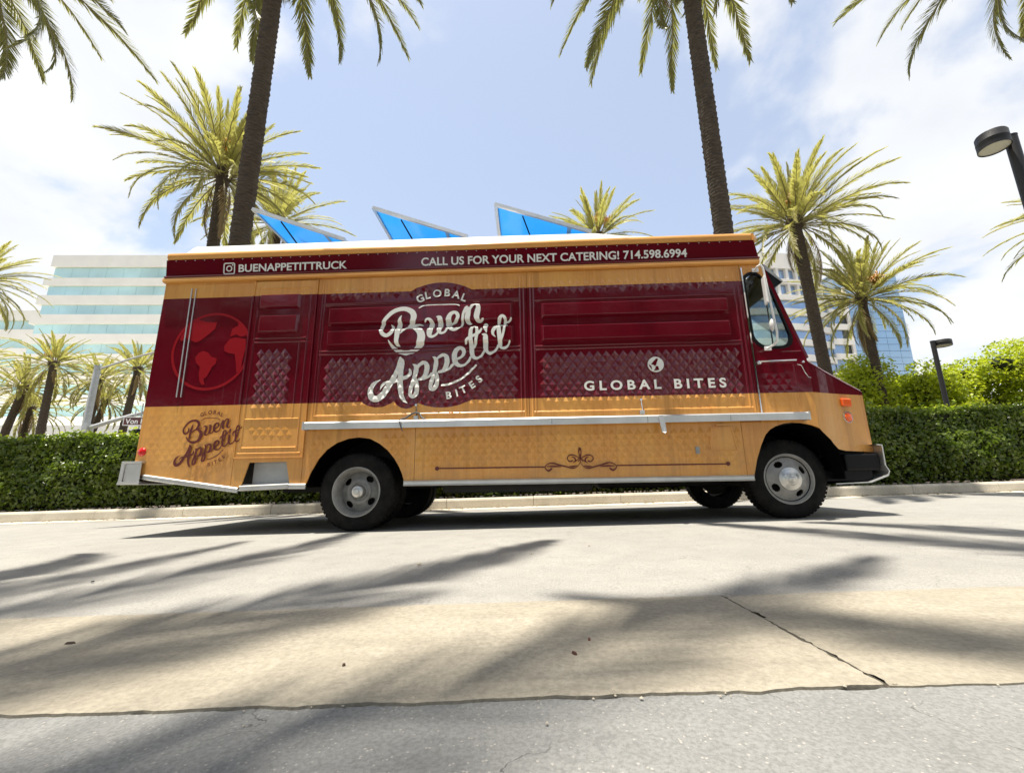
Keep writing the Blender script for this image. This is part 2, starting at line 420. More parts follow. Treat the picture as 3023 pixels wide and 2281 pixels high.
# loose grit on the old asphalt and by the joint
gm = MB(); r2 = np.random.default_rng(11)
for i in range(60):
    x = r2.uniform(-2.0, 2.0)
    if i < 40: y = 0.99 + r2.normal(0, 0.012); s = r2.uniform(0.002, 0.006)
    elif i < 52: y = r2.uniform(0.62, 0.97); s = r2.uniform(0.0015, 0.004)
    else: y = r2.uniform(1.1, 3.6); x *= 1.6; s = r2.uniform(0.003, 0.009)
    c = Vector((x, y, gz(x) + 0.003 + s * 0.4)); st = len(gm.v)
    pts = [c + Vector((s*a, s*b, s*0.7*d)) * r2.uniform(0.7, 1.3) for a, b, d in ((1,0,0),(0,1,0),(-1,0,0),(0,-1,0),(0,0,1),(0,0,-1))]
    gm.add(pts, [(0,1,4),(1,2,4),(2,3,4),(3,0,4),(1,0,5),(2,1,5),(3,2,5),(0,3,5)])
tag(gm.build('grit', plain('grit', (0.42, 0.37, 0.29), 0.9, var=0.4, scale=30)), 'loose grit and pebbles scattered on the pavement', 'grit', kind='stuff')
for i, (x, y, lx, ly, col) in enumerate([(-0.52, 2.55, .030, .014, (0.35, 0.27, 0.17)), (-2.15, 2.35, .016, .014, (0.01, 0.01, 0.012)), (0.16, 1.215, .022, .010, (0.08, 0.03, 0.02)),
                                      (0.215, 1.31, .016, .007, (0.16, 0.06, 0.04)), (-1.33, 1.42, .032, .012, (0.05, 0.035, 0.025)), (-0.42, 1.19, .013, .009, (0.05, 0.03, 0.02))]):
    m = MB(); a = random.uniform(0, 3.1)
    pts = []
    for k in range(8):
        t = 2*math.pi*k/8; px, py = .55*lx*math.cos(t)*random.uniform(.8, 1.1), 0.6*ly*math.sin(t)*random.uniform(.8, 1.1)
        pts.append((px*math.cos(a)-py*math.sin(a), px*math.sin(a)+py*math.cos(a)))
    V = [(x+p[0], y+p[1], gz(x+p[0])+.006) for p in pts] + [(x+p[0]*.7, y+p[1]*.7, gz(x)+.011) for p in pts]
    m.add(V, [tuple(range(8, 16))] + [(k, (k+1) % 8, 8+(k+1) % 8, 8+k) for k in range(8)])
    o = m.build('fallen_scrap', plain('scrap_%d' % i, col, 0.9))
    tag(o, ['tan curled scrap on the grey road in front of the truck', 'tiny black scrap on the road at left of the truck', 'dark brown chip on the concrete strip, larger of a pair', 'small reddish chip on the concrete strip beside a dark one',
            'long dark chip on the concrete strip at far left', 'small dark chip near the ragged edge of the concrete strip'][i], 'debris', 'scraps lying on the pavement')

# ================================================================== trees
def frond_mesh(name, L, droop, a0, n, ll, seed, width=0.038, dry=False, power=1.6, leaf_droop=0.25):
    """pinnate leaf: curved rachis in the x-z plane with two rows of narrow leaflets"""
    r = np.random.default_rng(seed); N = 22
    ts = np.linspace(0, 1, N); ang = a0 - droop * ts ** power
    P = np.zeros((N, 3)); ds = L / (N - 1)
    for i in range(1, N): P[i] = P[i-1] + ds * np.array([math.cos(ang[i-1]), 0, math.sin(ang[i-1])])
    side = np.cumsum(r.normal(0, 0.0035 * L, N)); P[:, 1] += side - side[0]
    V, Fq = [], []
    # rachis: triangular tube
    for i in range(N):
        t = np.array([math.cos(ang[i]), 0, math.sin(ang[i])]); up = np.array([-t[2], 0, t[0]]); rr = 0.030 * (1 - ts[i]) ** 0.8 + 0.004
        rr *= L / 4.0
        V += [P[i] + up * rr, P[i] - up * rr * .6 + np.array([0, rr, 0]), P[i] - up * rr * .6 - np.array([0, rr, 0])]
    for i in range(N - 1):
        for k in range(3): Fq.append((3*i+k, 3*i+(k+1) % 3, 3*(i+1)+(k+1) % 3, 3*(i+1)+k))
    nr = len(Fq)
    for i in range(n):
        t0 = 0.14 + 0.86 * (i + 0.5) / n; f = t0 * (N - 1); k = min(int(f), N - 2); q = f - k
        p = P[k] * (1 - q) + P[k+1] * q; a = ang[k] * (1 - q) + ang[k+1] * q
        T = np.array([math.cos(a), 0, math.sin(a)]); U = np.array([-T[2], 0, T[0]])
        env = math.sin(math.pi * min(1, (t0 - 0.06) ** 0.55)) ** 0.55 if t0 < 0.98 else 0.4
        env = max(0.32, env) * (1.0 if t0 < 0.85 else 1.0 - 1.6 * (t0 - 0.85))
        for sgn in (-1, 1):
            l = ll * env * r.uniform(0.82, 1.1); sp = r.uniform(0.42, 0.68) * (1 - 0.5 * t0)   # sideways vs forward
            d = T * math.cos(sp * 1.25) + np.array([0, sgn, 0]) * math.sin(sp * 1.25) + U * r.uniform(0.05, 0.38)
            d /= np.linalg.norm(d); wv = np.cross(d, U * 0.9 + np.array([0, sgn * .5, 0])); wv /= (np.linalg.norm(wv) + 1e-6)
            w2 = width * r.uniform(0.8, 1.2) / 2; g_ = np.array([0, 0, -1.0]) * l * leaf_droop * r.uniform(.5, 1.3)
            o = len(V); mid = p + d * l * 0.5 + g_ * 0.22; tip = p + d * l + g_
            V += [p - wv * w2 * .55, p + wv * w2 * .55, mid - wv * w2, mid + wv * w2, tip - wv * .003, tip + wv * .003]
            Fq += [(o, o+1, o+3, o+2), (o+2, o+3, o+5, o+4)]
    me = npmesh(name, np.array(V), np.array(Fq))
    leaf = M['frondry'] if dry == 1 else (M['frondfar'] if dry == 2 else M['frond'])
    me.materials.append(leaf); me.materials.append(M['rachis'])
    idx = np.zeros(len(Fq), np.int32); idx[:nr] = 1; me.polygons.foreach_set('material_index', idx); me.update(); return me
FR = {}
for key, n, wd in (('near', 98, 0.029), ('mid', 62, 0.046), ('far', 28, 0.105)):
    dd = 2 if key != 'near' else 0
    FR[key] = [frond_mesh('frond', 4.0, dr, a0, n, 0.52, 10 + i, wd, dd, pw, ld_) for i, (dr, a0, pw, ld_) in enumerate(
        ((0.40, 0.05, 1.5, .04), (0.80, 0.15, 1.6, .08), (1.10, 0.25, 1.8, .12), (1.45, 0.25, 1.5, .16), (0.60, 0.0, 1.9, .06)))]
    FR[key + 'dry'] = [frond_mesh('frond', 3.4, 0.9, -0.1, n, 0.5, 31, wd * .8, 1, 1.0, .5)]

def trunk_mesh(H, r0, r1, lean, rows_dz=0.085, segs=16, curve=0.0, boot=True, top=0.55):
    """date-palm stem ringed with staggered leaf-base scars; the boot under the crown is wider"""
    m = MB(); n_r = int(H / rows_dz); sub = 3; ro = []
    r = random.Random(int(H * 1000) % 9973)
    jit = {}
    for i in range(n_r * sub + 1):
        z = H * i / (n_r * sub); t = z / H; rad = r0 + (r1 - r0) * t
        if z < 0.5: rad *= 1 + 0.25 * (1 - z / 0.5) ** 2
        if boot and z > H - top: rad *= 1 + 0.60 * math.sin(math.pi * min(1, (z - (H - top)) / top * 0.82 + 0.06))
        row, ph = divmod(i, sub); saw = (0.0, 0.45, 1.0)[ph]
        cx_, cy_ = lean[0] * t + curve * math.sin(t * math.pi), lean[1] * t
        for k in range(segs):
            a = 2 * math.pi * (k + 0.0) / segs; kk = (k + (row % 2)) % 2
            key = (row, (k + row % 2) // 2)
            if key not in jit: jit[key] = r.uniform(0.4, 1.3)
            d = rad * (1 + 0.12 * saw * (1.0 if kk == 0 else 0.35) * jit[key] - 0.03)
            m.v.append((cx_ + d * math.cos(a), cy_ + d * math.sin(a), z))
    tot = n_r * sub
    for i in range(tot):
        for k in range(segs):
            a, b = i*segs + k, i*segs + (k+1) % segs; m.f.append((a, b, b+segs, a+segs))
    m.f.append(tuple(tot*segs + k for k in range(segs))); return m

def palm(base, H, label, kind='near', r0=0.30, r1=0.27, lean=(0, 0), n=60, L=4.0, seed=1, group=None, fruit=0, curve=0, elev=(78, -52), dry=4, segs=16, dz=0.085, trunk=True, epow=1.0, zb=None):
    r = random.Random(seed); x, y = base; root = empty('palm_tree', (x, y, (gz(x) + 0.10) if zb is None else zb))
    tag(root, label, 'palm tree', group)
    H0 = H - root.location.z
    tm = trunk_mesh(H0, r0, r1, lean, dz, segs, curve)
    tm.build('trunk', M['bark'], root, fix=False)
    top = Vector((lean[0], lean[1], H0 - 0.12)); ms = FR[kind]; ga = 2.39996
    for i in range(n):
        t = (i + 0.5) / n; e = elev[0] + (elev[1] - elev[0]) * t ** epow + r.uniform(-7, 7)
        az = i * ga + r.uniform(-.25, .25)
        me = ms[(0 if t < .25 else 4 if t < .4 else 1 if t < .62 else 2 if t < .82 else 3)] if r.random() > .2 else r.choice(ms)
        s = L / 4.0 * (0.72 + 0.28 * min(1, t * 2.2)) * r.uniform(.88, 1.08)
        o = bpy.data.objects.new('frond', me); COL.objects.link(o); o.parent = root
        rad = r1 * (0.5 + 0.8 * t)
        o.location = top + Vector((math.cos(az) * rad, math.sin(az) * rad, -0.35 * t))
        o.rotation_euler = Euler((r.uniform(-.35, .35), -R(e), az), 'XYZ'); o.scale = (s, s * r.uniform(.9, 1.1), s)
    for i in range(dry):
        az = r.uniform(0, 6.28); o = bpy.data.objects.new('frond', FR[kind + 'dry'][0]); COL.objects.link(o); o.parent = root
        o.location = top + Vector((math.cos(az) * r1 * 1.1, math.sin(az) * r1 * 1.1, -0.5)); s = L / 4 * r.uniform(.6, .95)
        o.rotation_euler = Euler((r.uniform(-.3, .3), R(r.uniform(48, 72)), az), 'XYZ'); o.scale = (s, s, s); o['label'] = 'dry tan frond hanging against the stem'
    for i in range(fruit):
        az = r.uniform(-2.6, -0.5); fm = MB(); c0 = top + Vector((math.cos(az) * r1 * .6, math.sin(az) * r1 * .6, .1))
        q = c0 + Vector((math.cos(az), math.sin(az), 0)) * 0.75 * L / 4 + Vector((0, 0, .7 * L / 4))
        fm.tube([c0, (c0 + q) / 2 + Vector((0, 0, .15)), q], 0.025, 5)
        for k in range(60):
            d = Vector((r.gauss(0, 1), r.gauss(0, 1), r.gauss(0, 1))).normalized() * r.uniform(.1, .42) * L / 4; e_ = q + d + Vector((0, 0, -.12)); s = 0.05 * L / 4
            fm.tube([q, e_], 0.008, 3, False)
            fm.add([e_ + Vector(v) * s for v in ((1,0,0),(0,1,0),(-1,0,0),(0,-1,0),(0,0,1.3),(0,0,-1.3))], [(0,1,4),(1,2,4),(2,3,4),(3,0,4),(1,0,5),(2,1,5),(3,2,5),(0,3,5)])
        fm.build('fruit_cluster', M['dates'], root, fix=False)['label'] = 'orange fruit cluster among the fronds'
    return root
G1 = 'tall date palms along the kerb'
palm((-6.25, 8.95), 18.0, 'tall date palm whose dark trunk rises behind the left end of the truck roof', 'near', 0.215, 0.205, (-0.30, 0), 48, 4.9, 3, G1, elev=(62, -82), epow=.9)
palm((5.05, 8.95), 17.8, 'tall date palm whose dark trunk rises behind the truck cab', 'near', 0.21, 0.20, (-0.26, 0), 48, 4.9, 8, G1, elev=(62, -82), epow=.9)
palm((-16.2, 8.9), 16.8, 'date palm with only its drooping fronds in view at the top left corner', 'near', 0.22, 0.21, (0.4, 0), 44, 4.8, 12, G1, elev=(66, -62), segs=12)
palm((15.6, 8.9), 17.6, 'date palm with only a few frond tips in view at the top right corner', 'near', 0.22, 0.21, (-.2, 0), 44, 4.8, 21, G1, elev=(66, -66), segs=12)
G2 = 'date palms behind the hedge'
palm((-11.0, 14.5), 12.5, 'large full crowned date palm left of the tall leaning trunk', 'mid', 0.21, 0.20, (-0.35, 0), 88, 3.35, 5, G2, fruit=2, elev=(84, -42), epow=1.15)
palm((-16.0, 26.0), 18.0, 'date palm mostly hidden behind the tall trunk and the leftmost roof vent', 'mid', 0.30, 0.27, (0, 0), 60, 4.6, 15, G2, elev=(80, -45), segs=12)
palm((6.0, 27.0), 17.6, 'date palm whose crown top peeks over the middle of the truck roof', 'mid', 0.30, 0.27, (0, 0), 60, 3.9, 6, G2, fruit=2, elev=(82, -40), segs=12)
palm((13.1, 17.0), 12.0, 'date palm with a thick dark crown base just right of the truck cab', 'mid', 0.235, 0.22, (-0.45, 0), 90, 3.5, 9, G2, fruit=1, elev=(86, -38), epow=1.25, dry=5)
palm((16.9, 19.0), 9.3, 'shorter date palm with orange fruit cluster in front of the blue tower', 'mid', 0.19, 0.17, (-0.15, 0), 80, 3.25, 19, G2, fruit=4, elev=(82, -45), epow=1.1, dry=6)
palm((-30.2, 22.0), 11.8, 'date palm cut by the left edge of the picture above the low wing', 'mid', 0.27, 0.24, (0, 0), 60, 3.3, 22, G2, elev=(78, -48), dry=2, segs=12)
palm((26.6, 17.0), 12.6, 'date palm with just frond tips in view at the right edge below the lamp', 'mid', 0.27, 0.24, (0, 0), 60, 3.6, 23, G2, elev=(78, -48), dry=2, segs=12)
G3 = 'distant palms before the left office block'
far_l = ['distant palm with the clearest straight trunk in the left group', 'distant palm second from the left with a thick leaning trunk', 'distant palm directly left of the grey signal pole', 'distant palm right of the grey signal pole, next to the truck', 'distant palm cut by the left picture edge', 'low distant palm between the straight trunk and the signal pole', 'distant palm low behind the leaning trunk at far left']
for i, (x, y, h, L, lean) in enumerate([(-41.9, 38, 11.4, 3.9, -.5), (-48.5, 40, 9.6, 4.0, 1.6), (-43.0, 43, 11.2, 3.9, .2), (-36.9, 40, 11.4, 3.8, .6), (-52.5, 40, 11.8, 4.2, 0), (-46.6, 46, 9.4, 3.6, 2.0), (-52.0, 45, 8.4, 3.6, .5)]):
    palm((x, y), h, far_l[i], 'far', 0.34, 0.27, (lean, 0), 52, L, 40 + i, G3, elev=(78, -50), dry=2, fruit=1 if i in (0, 4) else 0, segs=8, dz=0.3, zb=gz(x) + 1.0)
G4 = 'date palms standing behind the viewer over the drive'
for i, (x, y, h, ln) in enumerate([(-10.8, -1.6, 14.2, .3), (-5.3, -1.5, 14.0, .2), (1.4, -1.7, 14.6, .4)]):
    palm((x, y), h, ['date palm behind the viewer on the left, seen by its shadow', 'date palm straight behind the viewer, seen by its shadow', 'date palm behind the viewer on the right, seen by its shadow'][i], 'near', 0.3, 0.27, (ln, 0.4), 24, 5.4, 90 + i, G4, elev=(72, -55), segs=10, dz=.2)

# ------------------------------------------------------------------ hedge and bushes
def leaves(name, P, Nrm, size, mat, parent, seed, asp=0.62, jitter=0.9):
    r = np.random.default_rng(seed); n = len(P)
    d = Nrm + r.normal(0, jitter, (n, 3)); d /= np.linalg.norm(d, axis=1, keepdims=True)
    a = np.cross(d, r.normal(0, 1, (n, 3))); a /= np.linalg.norm(a, axis=1, keepdims=True); b = np.cross(d, a)
    s = size * r.uniform(0.6, 1.35, (n, 1)); w_ = s * asp
    V = np.stack([P - a*s*.5, P + b*w_*.5 + d*s*.08, P + a*s*.5 - d*s*.10, P - b*w_*.5 + d*s*.08], 1).reshape(-1, 3)
    F_ = np.arange(4*n).reshape(n, 4); me = npmesh(name, V, F_); return put(name, me, mat, parent)
def fbm(x, z, seed):
    r = np.random.default_rng(seed); s = np.zeros_like(x)
    for o in range(14):
        f = 0.7 * 1.32 ** o; a = r.uniform(0, 6.28); ph = r.uniform(0, 6.28); s += np.sin(f * (x * math.cos(a) + z * math.sin(a)) * 2 + ph) / (1 + o * .55)
    return s / 3.0
def hedge(x0, x1, y0, y1, hfun, n_front, n_top, label, seed, size=0.080):
    root = empty('hedge', ((x0+x1)/2, (y0+y1)/2, gz((x0+x1)/2) + .13)); tag(root, label, 'hedge'); off = np.array(root.location)
    r = np.random.default_rng(seed)
    x = r.uniform(x0, x1, n_front); t = r.beta(1.25, 1.0, n_front); base = 0.030 * x + .15
    top = np.array([hfun(q) for q in x]) + fbm(x, x * 0 + 2, seed) * .05; z = base + t * top
    bulge = fbm(x * 1.6, z * 2.2, seed + 1) * .13 + .05 * np.sin(t * 3.14)
    y = y0 - bulge + np.abs(r.normal(0, .06, n_front)) + .10 * (t > .93) * (t - .93) / .07 + .09 * np.clip(.12 - t, 0, 1) / .12
    P = np.stack([x, y, z], 1); N_ = np.tile(np.array([[0, -1.0, .35]]), (n_front, 1))
    x2 = r.uniform(x0, x1, n_top); y2 = r.uniform(y0 - .06, y1, n_top); z2 = .030 * x2 + .15 + np.array([hfun(q) for q in x2]) + fbm(x2 * 1.5, y2 * 2, seed + 2) * .10 - np.abs(r.normal(0, .03, n_top)) + (r.random(n_top) > .95) * r.uniform(0, .16, n_top)
    P = np.concatenate([P, np.stack([x2, y2, z2], 1)]); N_ = np.concatenate([N_, np.tile(np.array([[0, -.1, 1.0]]), (n_top, 1))])
    f = leaves('foliage', P - off, N_, size, M['hedgeleaf'], root, seed + 5); f['kind'] = 'stuff'
    kk = r.random(len(x2)) < .22; P3 = np.stack([x2[kk], y2[kk], z2[kk] + r.uniform(.0, .07, kk.sum())], 1)
    gq = leaves('new_growth', P3 - off, np.tile(np.array([[0, -.3, 1.0]]), (len(P3), 1)), size * .95, M['bushleaf'], root, seed + 9); gq['kind'] = 'stuff'
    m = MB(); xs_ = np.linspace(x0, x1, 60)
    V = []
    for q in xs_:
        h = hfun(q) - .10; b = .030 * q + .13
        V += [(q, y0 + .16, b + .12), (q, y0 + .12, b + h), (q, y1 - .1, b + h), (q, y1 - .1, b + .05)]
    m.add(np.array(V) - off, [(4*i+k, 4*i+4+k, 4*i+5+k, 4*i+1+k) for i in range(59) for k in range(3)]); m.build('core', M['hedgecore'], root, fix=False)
    for q in np.arange(x0 + .4, x1, .55):
        s = MB(); b = Vector((q + random.uniform(-.1, .1), y0 + random.uniform(.18, .3), .03*q + .10)) - Vector(off)
        s.tube([b, b + Vector((random.uniform(-.08, .08), -.03, .25)), b + Vector((random.uniform(-.2, .2), -.05, .55))], [.022, .016, .010], 5); s.build('stem', M['twig'], root, fix=False)
    return root
hedge(-16, 16, 8.42, 9.55, lambda x: 1.43 + (0.06 if x > 4 else 0) + .02 * math.sin(x * 1.1), 64000, 30000, 'clipped low dark green hedge running along the kerb behind the truck', 71)
def bush(c, rx, ry, h, n, label, seed, size=0.12):
    root = empty('bush', (c[0], c[1], gz(c[0]) + .1)); tag(root, label, 'bush', 'tall bright bushes behind the hedge')
    r = np.random.default_rng(seed); nl = 60
    cc = np.stack([r.uniform(-rx, rx, nl), r.uniform(-ry, ry, nl), r.uniform(.25, 1, nl) * h * .86], 1)
    e = 1 - .35 * (np.abs(cc[:, 0]) / rx) ** 2.5; cc[:, 2] *= e
    rr = r.uniform(.38, .72, nl) * h / 4.2
    k = r.integers(0, nl, n); d = r.normal(0, 1, (n, 3)); d /= np.linalg.norm(d, axis=1, keepdims=True); d[:, 1] -= .35 * (r.random(n) > .4)
    P = cc[k] + d * rr[k][:, None] * (1.02 - .40 * r.random((n, 1)) ** 1.6); P = P[P[:, 2] > .05]; N_ = np.tile(np.array([[0, -.2, .9]]), (len(P), 1))
    f = leaves('foliage', P, N_, size, M['bushleaf'], root, seed, .55, .75); f['kind'] = 'stuff'
    cm = MB()
    for c_, r_ in zip(cc, rr): cm.lathe([(.01, -r_*.40), (r_*.30, -r_*.26), (r_*.38, -.05), (r_*.28, r_*.18), (.01, r_*.28)], 7, tuple(c_), 'z')
    cm.build('core', M['hedgecore'], root, fix=False)['kind'] = 'stuff'
    for i in range(9):
        s = MB(); a = random.uniform(0, 6.28); b = Vector((math.cos(a) * .3, math.sin(a) * .2, 0)); t = Vector(cc[i * 4])
        s.tube([b, (b * .6 + t * .4) + Vector((0, 0, .3)), t], [.06, .04, .015], 6); s.build('branch', M['twig'], root, fix=False)
    return root
bush((18.2, 20.8), 2.7, 1.6, 6.35, 40000, 'rounded bright green bush right beside the truck nose behind the hedge', 81, .17)
bush((22.8, 21.2), 2.9, 1.8, 6.25, 40000, 'bright green bush behind the small dark street lamp', 82, .17)
bush((27.4, 20.2), 3.4, 1.9, 7.35, 46000, 'tallest bright green bush cut by the right picture edge', 83, .17)

# leaf litter along the foot of the hedge and in the gutter
r4 = np.random.default_rng(5); nl_ = 1500; lx_ = r4.uniform(-12, 12, nl_); ly_ = np.where(r4.random(nl_) < .55, r4.uniform(8.25, 8.5, nl_), 8.07 - np.abs(r4.normal(0, .16, nl_)))
lz_ = .030 * lx_ + np.where(ly_ > 8.2, .142, .009) + np.where((ly_ > 8.07) & (ly_ < 8.25), .175, 0) * 0
ok_ = (ly_ < 8.06) | (ly_ > 8.25); LP_ = np.stack([lx_, ly_, lz_], 1)[ok_]
tag(leaves('leaf_litter', LP_, np.tile(np.array([[0, 0, 1.0]]), (len(LP_), 1)), .045, translucent('dry_leaf', (0.16, 0.10, 0.045), (0.1, 0.06, 0.02), .1, .8, var=(0.26, 0.19, 0.09)), None, 6, .5, .12), 'dry leaf litter in the gutter and under the hedge', 'leaf litter', kind='stuff')
# dense trees on the far side of the drive, behind the viewer: they show as the dark reflections in the truck paint
def tree_parts(seed):
    r = np.random.default_rng(seed); tm = MB(); tm.tube([(0, 0, 0), (.08, .05, 1.4), (.0, .1, 3.0)], [.24, .18, .13], 8)
    for i in range(6):
        a = i * 1.05; tm.tube([(0, .1, 2.2 + .15*i), (math.cos(a)*.9, math.sin(a)*.9, 3.6 + .2*i), (math.cos(a)*1.9, math.sin(a)*1.9, 5.0 + .3*i)], [.09, .06, .02], 5)
    nl, n = 40, 9000; cc = r.normal(0, 1, (nl, 3)); cc /= np.linalg.norm(cc, axis=1, keepdims=True); cc *= r.uniform(.5, 1, (nl, 1)); cc = cc * np.array([2.9, 2.6, 2.3]) + np.array([0, 0, 5.2])
    k = r.integers(0, nl, n); d = r.normal(0, 1, (n, 3)); d /= np.linalg.norm(d, axis=1, keepdims=True); P = cc[k] + d * r.uniform(.5, 1.05, (n, 1)); N_ = d
    o = leaves('crown', P, N_, .30, M['treeleaf'], None, seed, .6, .5); me = o.data; bpy.data.objects.remove(o); return tm.mesh('trunk'), me
T1, T2 = tree_parts(5); T1.materials.append(M['twig'])
if len(T2.materials) == 0: T2.materials.append(M['treeleaf'])
for i, (x, y, s) in enumerate([(-31, -15, 1.8), (-22, -16, 1.9), (-13.5, -17, 1.7), (-1.0, -17, 1.8), (8.0, -16, 1.6), (16, -17, 1.8), (27, -16, 1.8), (38, -9, 1.9), (52, -12, 2.0)]):
    root = empty('shade_tree', (x, y, gz(x) - .01)); root.scale = (s, s, s); root.rotation_euler = (0, 0, i * 1.3)
    tag(root, 'dense green shade tree across the drive behind the viewer', 'tree', 'shade trees behind the viewer')
    put('trunk', T1, None, root); put('crown', T2, None, root)

# ================================================================== buildings
M['cream'] = plain('cream_panel', (0.76, 0.73, 0.66), 0.7, var=0.05, scale=0.3)
M['cream2'] = plain('warm_panel', (0.86, 0.81, 0.73), 0.7, var=0.05, scale=0.3)
M['tealglass'] = plain('teal_glass', (0.52, 0.74, 0.72), 0.10, 0.30, var=0.22, scale=0.10)
M['blueglass'] = plain('blue_glass', (0.30, 0.42, 0.60), 0.06, 0.45, var=0.22, scale=0.15)
M['towerglass'] = plain('tower_glass', (0.33, 0.48, 0.64), 0.08, 0.4, var=0.10, scale=0.08)
M['mullion'] = plain('mullion', (0.30, 0.38, 0.46), 0.5)
M['shade'] = plain('dark_storefront', (0.04, 0.045, 0.04), 0.3, var=0.5, scale=0.2)

def office_left():
    root = empty('office_building', (-60, 100, 0)); tag(root, 'pale office block with teal glass bands rising behind the left end of the truck', 'building')
    def B(name, m, a, b): 
        q = MB().box(a, b); q.v = [(p[0]+60, p[1]-100, p[2]) for p in q.v]; return q.build(name, m, root, fix=False)
    fl = 4.62; top = 51.7; x1 = -25.0; L0 = -106.2
    B('parapet', M['cream'], (L0, 89.6, top - 2.9), (x1, 120, top)); z = top - 2.9; i = 0
    B('core', M['shade'], (L0 + 2.0, 92.0, -1), (x1 - 2, 119, top - 1))
    while z > 9:
        gl = 2.40 if i else 2.75; xl = L0 - 0.45 * i
        # each glass band is made of panes told apart by fine joints
        n = 20; pw = (x1 - xl - 1.2) / n
        band = B('glass_band', M['tealglass'], (xl + 0.6, 90.15, z - gl + .02), (x1 - .6, 91.9, z - .02))
        for k in range(1, n):
            q = MB().box((xl + .6 + pw*k - .05 + 60, 90.10 - 100, z - gl + .03), (xl + .6 + pw*k + .05 + 60, 90.15 - 100, z - .03)); q.build('mullion', M['tealglass'], band, fix=False)
        z -= gl
        B('spandrel', M['cream'], (xl - .9, 89.7, z - (fl - gl) + .0), (x1, 120, z)); z -= (fl - gl); i += 1
    B('plant_room', M['cream'], (-90, 100, top - .1), (-70, 114, top + 2.6)); B('roof_unit', M['galv'], (-101, 97, top - .1), (-97, 101, top + 1.5))
    B('canopy', M['cream'], (-135, 70, 7.2), (x1, 92, 9.6)); B('storefront', M['shade'], (-130, 76, -2), (x1, 78, 7.2))
    for k in range(9): B('column', M['cream'], (-118 + k*11, 72, -3), (-116.2 + k*11, 74, 7.2))
    B('planter_wall', M['cream'], (-125, 64, -4), (x1, 65, 4.4))
def wing_left():
    root = empty('office_wing', (-130, 110, 0)); tag(root, 'lower cream office wing with teal window bands at the left picture edge', 'building')
    def B(name, m, a, b):
        q = MB().box(a, b); q.v = [(p[0]+130, p[1]-110, p[2]) for p in q.v]; return q.build(name, m, root, fix=False)
    z = 40.1; B('parapet', M['cream'], (-190, 94.5, z - 2.4), (-106.5, 130, z)); z -= 2.4; B('core', M['shade'], (-188, 96, -2), (-107, 129, 39))
    while z > 9:
        B('glass_band', M['tealglass'], (-189.5, 95.1, z - 2.3), (-107, 96, z)); z -= 2.3
        B('spandrel', M['cream'], (-190, 94.6, z - 2.3), (-106.5, 96.5, z)); z -= 2.3
office_left(); wing_left()

def curved_office():
    root = empty('office_building', (86, 110, 0)); tag(root, 'curved cream office tower with blue window bands right of the truck cab', 'building')
    c = Vector((70.0, 150.0, 0)); off = Vector((86, 110, 0)); Rr = 43.0
    a0, a1, n = R(206), R(295), 34
    def pt(a, r, z): return (c.x + r*math.cos(a) - off.x, c.y + r*math.sin(a) - off.y, z)
    def ring(name, mat, r, z0, z1, aa=a0, ab=a1, nn=n, th=1.0, par=root, smooth=False):
        m = MB(); V = []
        for i in range(nn + 1):
            a = aa + (ab - aa) * i / nn; V += [pt(a, r, z0), pt(a, r, z1), pt(a, r - th, z1), pt(a, r - th, z0)]
        m.add(V, [(4*i+k, 4*i+4+k, 4*i+4+(k+1) % 4, 4*i+(k+1) % 4) for i in range(nn) for k in range(4)] + [(0,1,2,3), (4*nn+3, 4*nn+2, 4*nn+1, 4*nn)])
        return m.build(name, mat, par)
    top = 62.4
    ring('parapet', M['cream2'], Rr, top - 4.6, top, th=3)
    ring('cap', M['blueglass'], Rr - 6, top - 1, top + 2.2, th=4)
    ring('core', M['shade'], Rr - 2.5, -1, top - 1, th=6)
    z = top - 4.6
    for row in range(2):                                   # two rows of separate punched windows
        g = ring('glass_band', M['blueglass'], Rr - 1.0, z - 3.1, z)
        for i in range(23):
            a = a0 + (a1 - a0) * (i + .5) / 23; ring('pier', M['cream2'], Rr - .1, z - 3.1, z, a - .0085, a + .0085, 1, 1.2, g)
        z -= 3.1; ring('spandrel', M['cream2'], Rr, z - 1.5, z, th=2); z -= 1.5
    while z > 5:
        g = ring('glass_band', M['blueglass'], Rr - .7, z - 2.5, z)
        z -= 2.5; ring('spandrel', M['cream2'], Rr, z - 1.75, z, th=2); z -= 1.75
    # flat end bay with dark windows at the right end of the curve
    e = Vector(pt(a1, Rr, 0)); m = MB(); ux = Vector((1, .10, 0)).normalized(); z = top - 8
    while z > 5:
        for t0, t1, mt, d, nm in ((0.0, 3.4, M['blueglass'], .6, 'glass_band'), (3.4, 5.4, M['shade'], .6, 'dark_window')):
            q = MB().box((t0, d, z - 2.6), (t1, d + 1, z)); q.v = [tuple(e + ux*p[0] + Vector((0, 1, 0))*p[1] + Vector((0, 0, p[2]))) for p in q.v]; q.build(nm, mt, root)
        q = MB().box((0, 0, z - 4.3), (6.2, 2, z - 2.6)); q.v = [tuple(e + ux*p[0] + Vector((0, 1, 0))*p[1] + Vector((0, 0, p[2]))) for p in q.v]; q.build('spandrel', M['cream2'], root); z -= 4.3
    q = MB().box((5.4, .1, 0), (6.3, 8, top - 8)); q.v = [tuple(e + ux*p[0] + Vector((0, 1, 0))*p[1] + Vector((0, 0, p[2]))) for p in q.v]; q.build('end_pier', M['cream2'], root)
curved_office()
